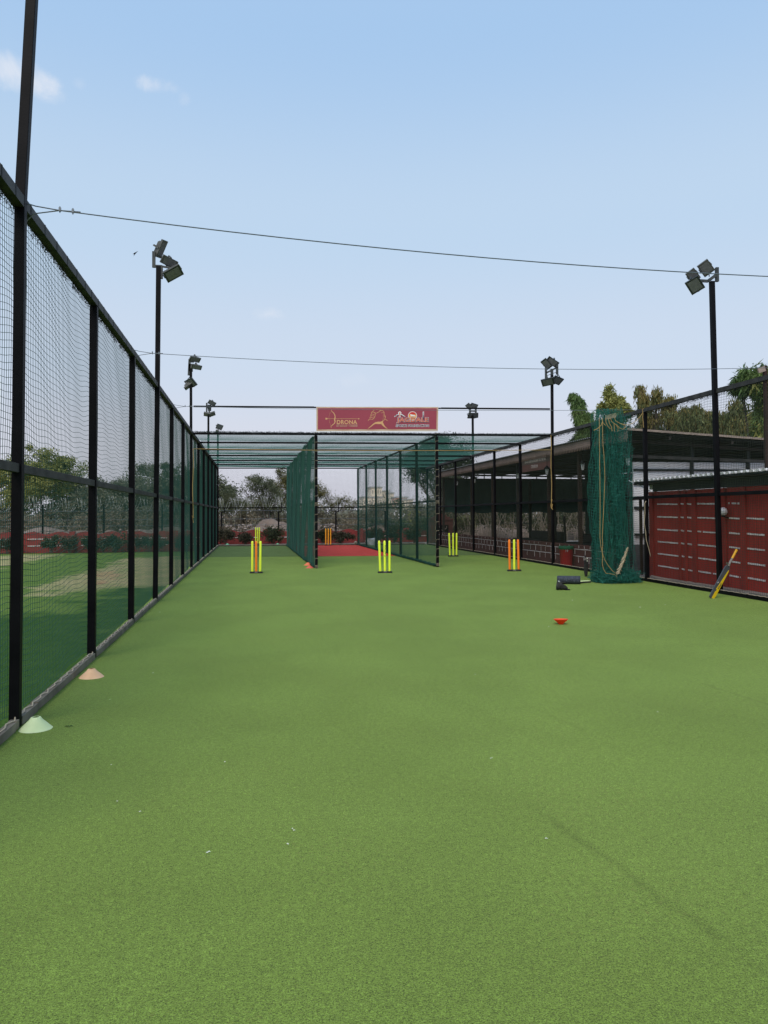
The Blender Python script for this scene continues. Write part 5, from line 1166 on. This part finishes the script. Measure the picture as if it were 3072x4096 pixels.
# hedge shrubs before the far wall
def shrub(label,x,Y,z,w,h,mm,seed,n=1500,grp='shrubs planted along the far wall'):
    t=thing('shrub',label,'shrub',(x,Y,z),grp)
    bl=[(0,0,h*.5,w*.42,w*.3,h*.42),(w*.2,0,h*.62,w*.3,w*.25,h*.33),(-w*.22,0,h*.55,w*.28,w*.25,h*.34)]
    foliage('leaves',bl,n,.10,.045,mm,t,seed,clumps=34,cs=.07,shell=.2)
    rr=random.Random(seed); m=MB()
    for i in range(9): m.tube([(rr.uniform(-.06,.06),0,0),(rr.uniform(-.3,.3)*w,rr.uniform(-.1,.1),h*rr.uniform(.5,.95))],[.012,.005],4)
    m.build('stems',M['bark'],t)
sh=[(488,1160,36.9,0,.95,.85,'leaf_brown','reddish brown shrub at the left end of the left bay view'),(530,1163,36.9,0,.8,.6,'leaf_brown','low brown shrub half behind the front left wickets'),(590,1158,36.9,0,1.25,.85,'leaf_shrub','bushy green shrub before the wall, right of the yellow wickets'),
    (697,1160,36.7,0,.8,.8,'leaf_shrub','dark green shrub behind the amber wicket'),(735,1163,36.7,0,1.3,.6,'leaf_brown','low straggly shrub right of the amber wicket'),(812,1155,36.2,0,.9,.8,'leaf_shrub','shrub behind the see-through divider, left one'),(850,1152,36.2,0,1.0,.9,'leaf_shrub','shrub behind the see-through divider, middle one'),(895,1155,36.2,0,.9,.8,'leaf_shrub','shrub behind the see-through divider, right one')]
for i,(x,y,Y,z,w,h,mm,lab) in enumerate(sh): shrub(lab,px(x,y,Y=Y).x,Y,-.01,w,h,M[mm],200+i,2200)
ls=[(15,1.0,'farthest left shrub on the field edge'),(110,1.1,'shrub right of the nearest left pole, at the field edge'),(150,1.0,'thin shrub in front of the left far wall, second from the near pole'),(193,.8,'low shrub left of the second left fence post'),(222,1.0,'shrub between the second post and first far fence post'),(250,1.1,'dark shrub against the left wall at a far fence post'),(300,1.3,'wide dark shrub behind the third left fence panel'),(340,1.2,'shrub behind the left floodlight pole base'),(400,1.1,'last shrub on the left before the cage side')]
for i,(x,w,lab) in enumerate(ls): shrub(lab,px(x,1180,Y=37).x,37.0,ZF,w*.95,.9,M['leaf_shrub' if i%2 else 'leaf_brown'],230+i,1400)
# oleander blossom on far right shrub
m=MB(); rr=random.Random(3)
for i in range(14):
    c=px(rr.gauss(862,6),rr.gauss(1110,7),Y=40); m.box(c,(.07,.04,.06),Matrix.Rotation(rr.random(),3,'Y'))
# tall oleander thicket behind right bay
t=thing('oleander_bush','tall dark bush with a few white blossoms behind the right bay','bush',(px(850,1110,Y=40).x,40.3,G0))
bx,by=t.location.x,t.location.y
foliage('leaves',[(dx,dy,1.0+dz,.9,.6,.8) for dx,dy,dz in ((-1.6,0,-.2),(-.6,0,.1),(.5,0,.1),(1.5,0,.0),(2.6,0,.1),(3.6,0,.0))],9000,.14,.04,M['leaf_dark'],t,301,clumps=120,cs=.18,shell=.2)
foliage('leaves',[(dx,dy,1.1,.8,.5,.8) for dx,dy in ((.9,.3),(2.2,.3),(3.4,.3),(4.4,.3))],5000,.14,.04,M['leaf_light'],t,302,clumps=60,cs=.18,shell=.2)
mm_=MB(); mm_.v=[(a-bx,b_-by,c_-G0) for a,b_,c_ in m.v]; mm_.f=m.f; mm_.m=m.m; mm_.build('blossoms',M['leaf_flower'],t)
# view seen through pavilion (bushes beyond its far end)
t=thing('bramble_thicket','tangled green and straw thicket seen through the gap below the pavilion curtains','bush',(13,37.5,G0))
foliage('leaves',[(dx,rr.uniform(-1,1),1.2+rr.uniform(-.3,.5),.9,.7,.9) for dx in (-4,-3,-2,-1,0,1,2,3,4,5,6)],14000,.14,.04,M['leaf_shrub'],t,303,clumps=200,cs=.2,shell=.2)
m=MB()
for i in range(70):
    x=rr.uniform(-4,6); l=rr.uniform(-1,1); m.tube([(x,-.9,0),(x+l*.3,-1,1.2),(x+l,-1.0,2.4)],[.02,.016,.006],4)
m.build('stems',M['bark_pale'],t)
# trees behind the pavilion, right
def rt(name,lab,pts,X,mm,seed,n,droop,second=None,ln=.22,wd=.045,tr=.09):
    q=[px(x,y,X=X) for x,y,_,_ in pts]; cx=sum(a.x for a in q)/len(q); cy=sum(a.y for a in q)/len(q); h=max(a.z for a in q)-G0
    bl=[(a.x-cx,a.y-cy,a.z-G0,rx,rx*.9,rz) for a,(_,_,rx,rz) in zip(q,pts)]
    return tree(name,lab,(cx,cy,G0),h*.8,bl,n,ln,wd,mm,seed,droop=droop,second=second,tr=tr,clumps=110,cs=.085,twigs=40,shell=.3,group='trees rising behind the pavilion')
rt('bamboo_clump','leaning feathery green bamboo plume, leftmost above the pavilion roof',[(1236,857,.28,.16),(1246,866,.36,.3),(1253,885,.40,.4),(1259,905,.45,.45),(1266,925,.5,.5),(1273,945,.5,.5)],17.5,M['leaf_bamboo'],401,7500,.75,ln=.32,wd=.05)
rt('neem_tree','light green feathery tree with a yellowing lower skirt behind the bunched net',[(1314,845,.12,.2),(1320,862,.28,.3),(1335,875,.4,.3),(1348,892,.35,.3),(1302,882,.25,.2)],17.5,M['leaf_light'],402,4200,.25,ln=.2,wd=.06)
rt('ashoka_tree','yellowing skirt-like tree just right of the feathery one, above the net bundle',[(1318,900,.3,.3),(1330,912,.35,.35),(1310,920,.35,.3)],17.6,M['leaf_gold'],403,2200,.8)
rt('ashoka_tree','twin-tipped drooping golden olive tree, tallest left of centre above the fence rail',[(1384,842,.16,.2),(1390,862,.22,.3),(1392,885,.30,.3),(1421,850,.13,.18),(1417,866,.15,.2),(1405,905,.45,.35)],17.5,M['leaf_gold'],404,4200,.85,(M['leaf_willow'],.5))
rt('ashoka_tree','short golden drooping crown beside the twin-tipped one',[(1447,866,.18,.16),(1443,882,.22,.25),(1452,900,.3,.3)],17.5,M['leaf_gold'],405,2300,.85,(M['leaf_willow'],.5))
for i_,(x,y,lab) in enumerate(((1478,888,'slim olive drooping tree third from the floodlight pole on its left'),(1503,880,'slim olive drooping tree second from the floodlight pole on its left'),(1528,896,'short slim olive drooping tree just left of the floodlight pole'),(1562,906,'short slim olive drooping tree just right of the floodlight pole'),(1590,872,'tall slim olive drooping tree right of the floodlight pole'),(1618,900,'slim olive drooping tree near the right edge'))):
    rt('ashoka_tree',lab,[(x,y,.14,.2),(x+2,y+20,.24,.35),(x-2,y+45,.34,.4),(x+3,y+75,.4,.45)],16.8,M['leaf_willow'],450+i_,4200,.85,(M['leaf_gold'],.25))
rt('bamboo_clump','spiky green bamboo hanging over the fence top at the right edge',[(1630,812,.45,.14),(1648,822,.45,.25),(1662,850,.4,.4),(1605,828,.3,.12),(1655,890,.3,.4),(1660,940,.35,.5)],15.5,M['leaf_bamboo'],408,8500,.6,(M['leaf_light'],.2),ln=.3,wd=.05)
rt('dark_tree','dark green tree massed low behind the pavilion roof end, centre',[(1440,930,1.0,.45),(1400,938,.9,.45),(1370,935,.8,.4),(1480,935,1.0,.5),(1520,945,1.0,.5)],19.5,M['leaf_dark'],409,8000,.3,ln=.2,wd=.06)
rt('bushy_tree','mid green leafy tree low at the right edge behind the fence net',[(1560,950,1.0,.5),(1620,960,1.0,.6),(1600,975,1.1,.5),(1650,985,.9,.5)],18.5,M['leaf_willow'],410,8500,.4,(M['leaf_light'],.25),ln=.2,wd=.06)
rt('dark_tree','dark tree behind the left part of the pavilion fascia near the bunched net',[(1250,955,.8,.4),(1285,945,.9,.5),(1320,945,.9,.5)],19.5,M['leaf_dark'],411,6000,.3,ln=.2,wd=.06)
# distant town
def block(label,u0,u1,vtop,Y,mm,rows,cols,roof=None):
    a,b=at(u0,2060,Y=Y),at(u1,2060,Y=Y); zt_=at(u0,vtop,Y=Y).z; w=b.x-a.x
    t=thing('far_building',label,'building',((a.x+b.x)/2,Y,G0),group='distant town buildings'); H=zt_-G0
    m=MB(); m.box((0,0,H/2),(w,10,H)); m.build('wall',mm,t)
    m=MB(); m.box((0,0,H+.25),(w+.6,10.6,.5)); m.build('roof',M['roof_grey'],t)
    f=None
    for r in range(rows):
        for c_ in range(cols):
            x=-w/2+w*(c_+.5)/cols; z=H-1.6-r*2.8
            if f is None: m=MB(); m.box((0,0,0),(w/cols*.45,.12,1.3)); f=o=m.build('window',M['win'],t)
            else: o=f.copy(); COL.objects.link(o); o.parent=t
            o.location=(x,-5.05,z)
block('cream mid-rise far beyond the divider net, tallest of the town blocks',1478,1520,1953,300,M['cream'],4,4)
block('cream far block beside the tallest one, slightly lower',1521,1548,1968,305,M['cream'],3,3)
block('long low cream building below the tall blocks',1445,1520,1992,280,M['cream'],2,7)
block('small cream block right of the middle divider post, far away',1552,1566,1976,290,M['cream'],3,2)
block('salmon pink low house with dark roof, rightmost of the town',1578,1618,1993,260,M['terracotta'],2,4)
block('low cream annex in front of the salmon house',1600,1640,2002,255,M['cream'],1,4)
m=MB(); bl=[(x,230+rr.uniform(-20,20),rr.uniform(2,4),rr.uniform(3,7),4,rr.uniform(1.5,3.5)) for x in range(-120,160,4)]
o,_=foliage('distant_treeline',bl,16000,.9,.5,M['leaf_acacia'],None,11,clumps=900,cs=1.0,shell=.1); tag(o,'hazy low line of trees on the horizon before the town','treeline',kind='stuff')
# bird
q=px(291,547,Y=60); t=MB()
for s in(-1,1): t.add([q+Vector((0,0,0)),q+Vector((.05,.02,-.04)),q+Vector((.17*s+.08,.05,.22*s)),q+Vector((-.02,.02,.03))],[(0,1,2,3)])
t.tube([q+Vector((-.14,0,-.09)),q,q+Vector((.12,0,.1))],[.01,.04,.01],6)
tag(t.build('bird',M['black']),'tiny dark bird gliding left of the left floodlight','bird')
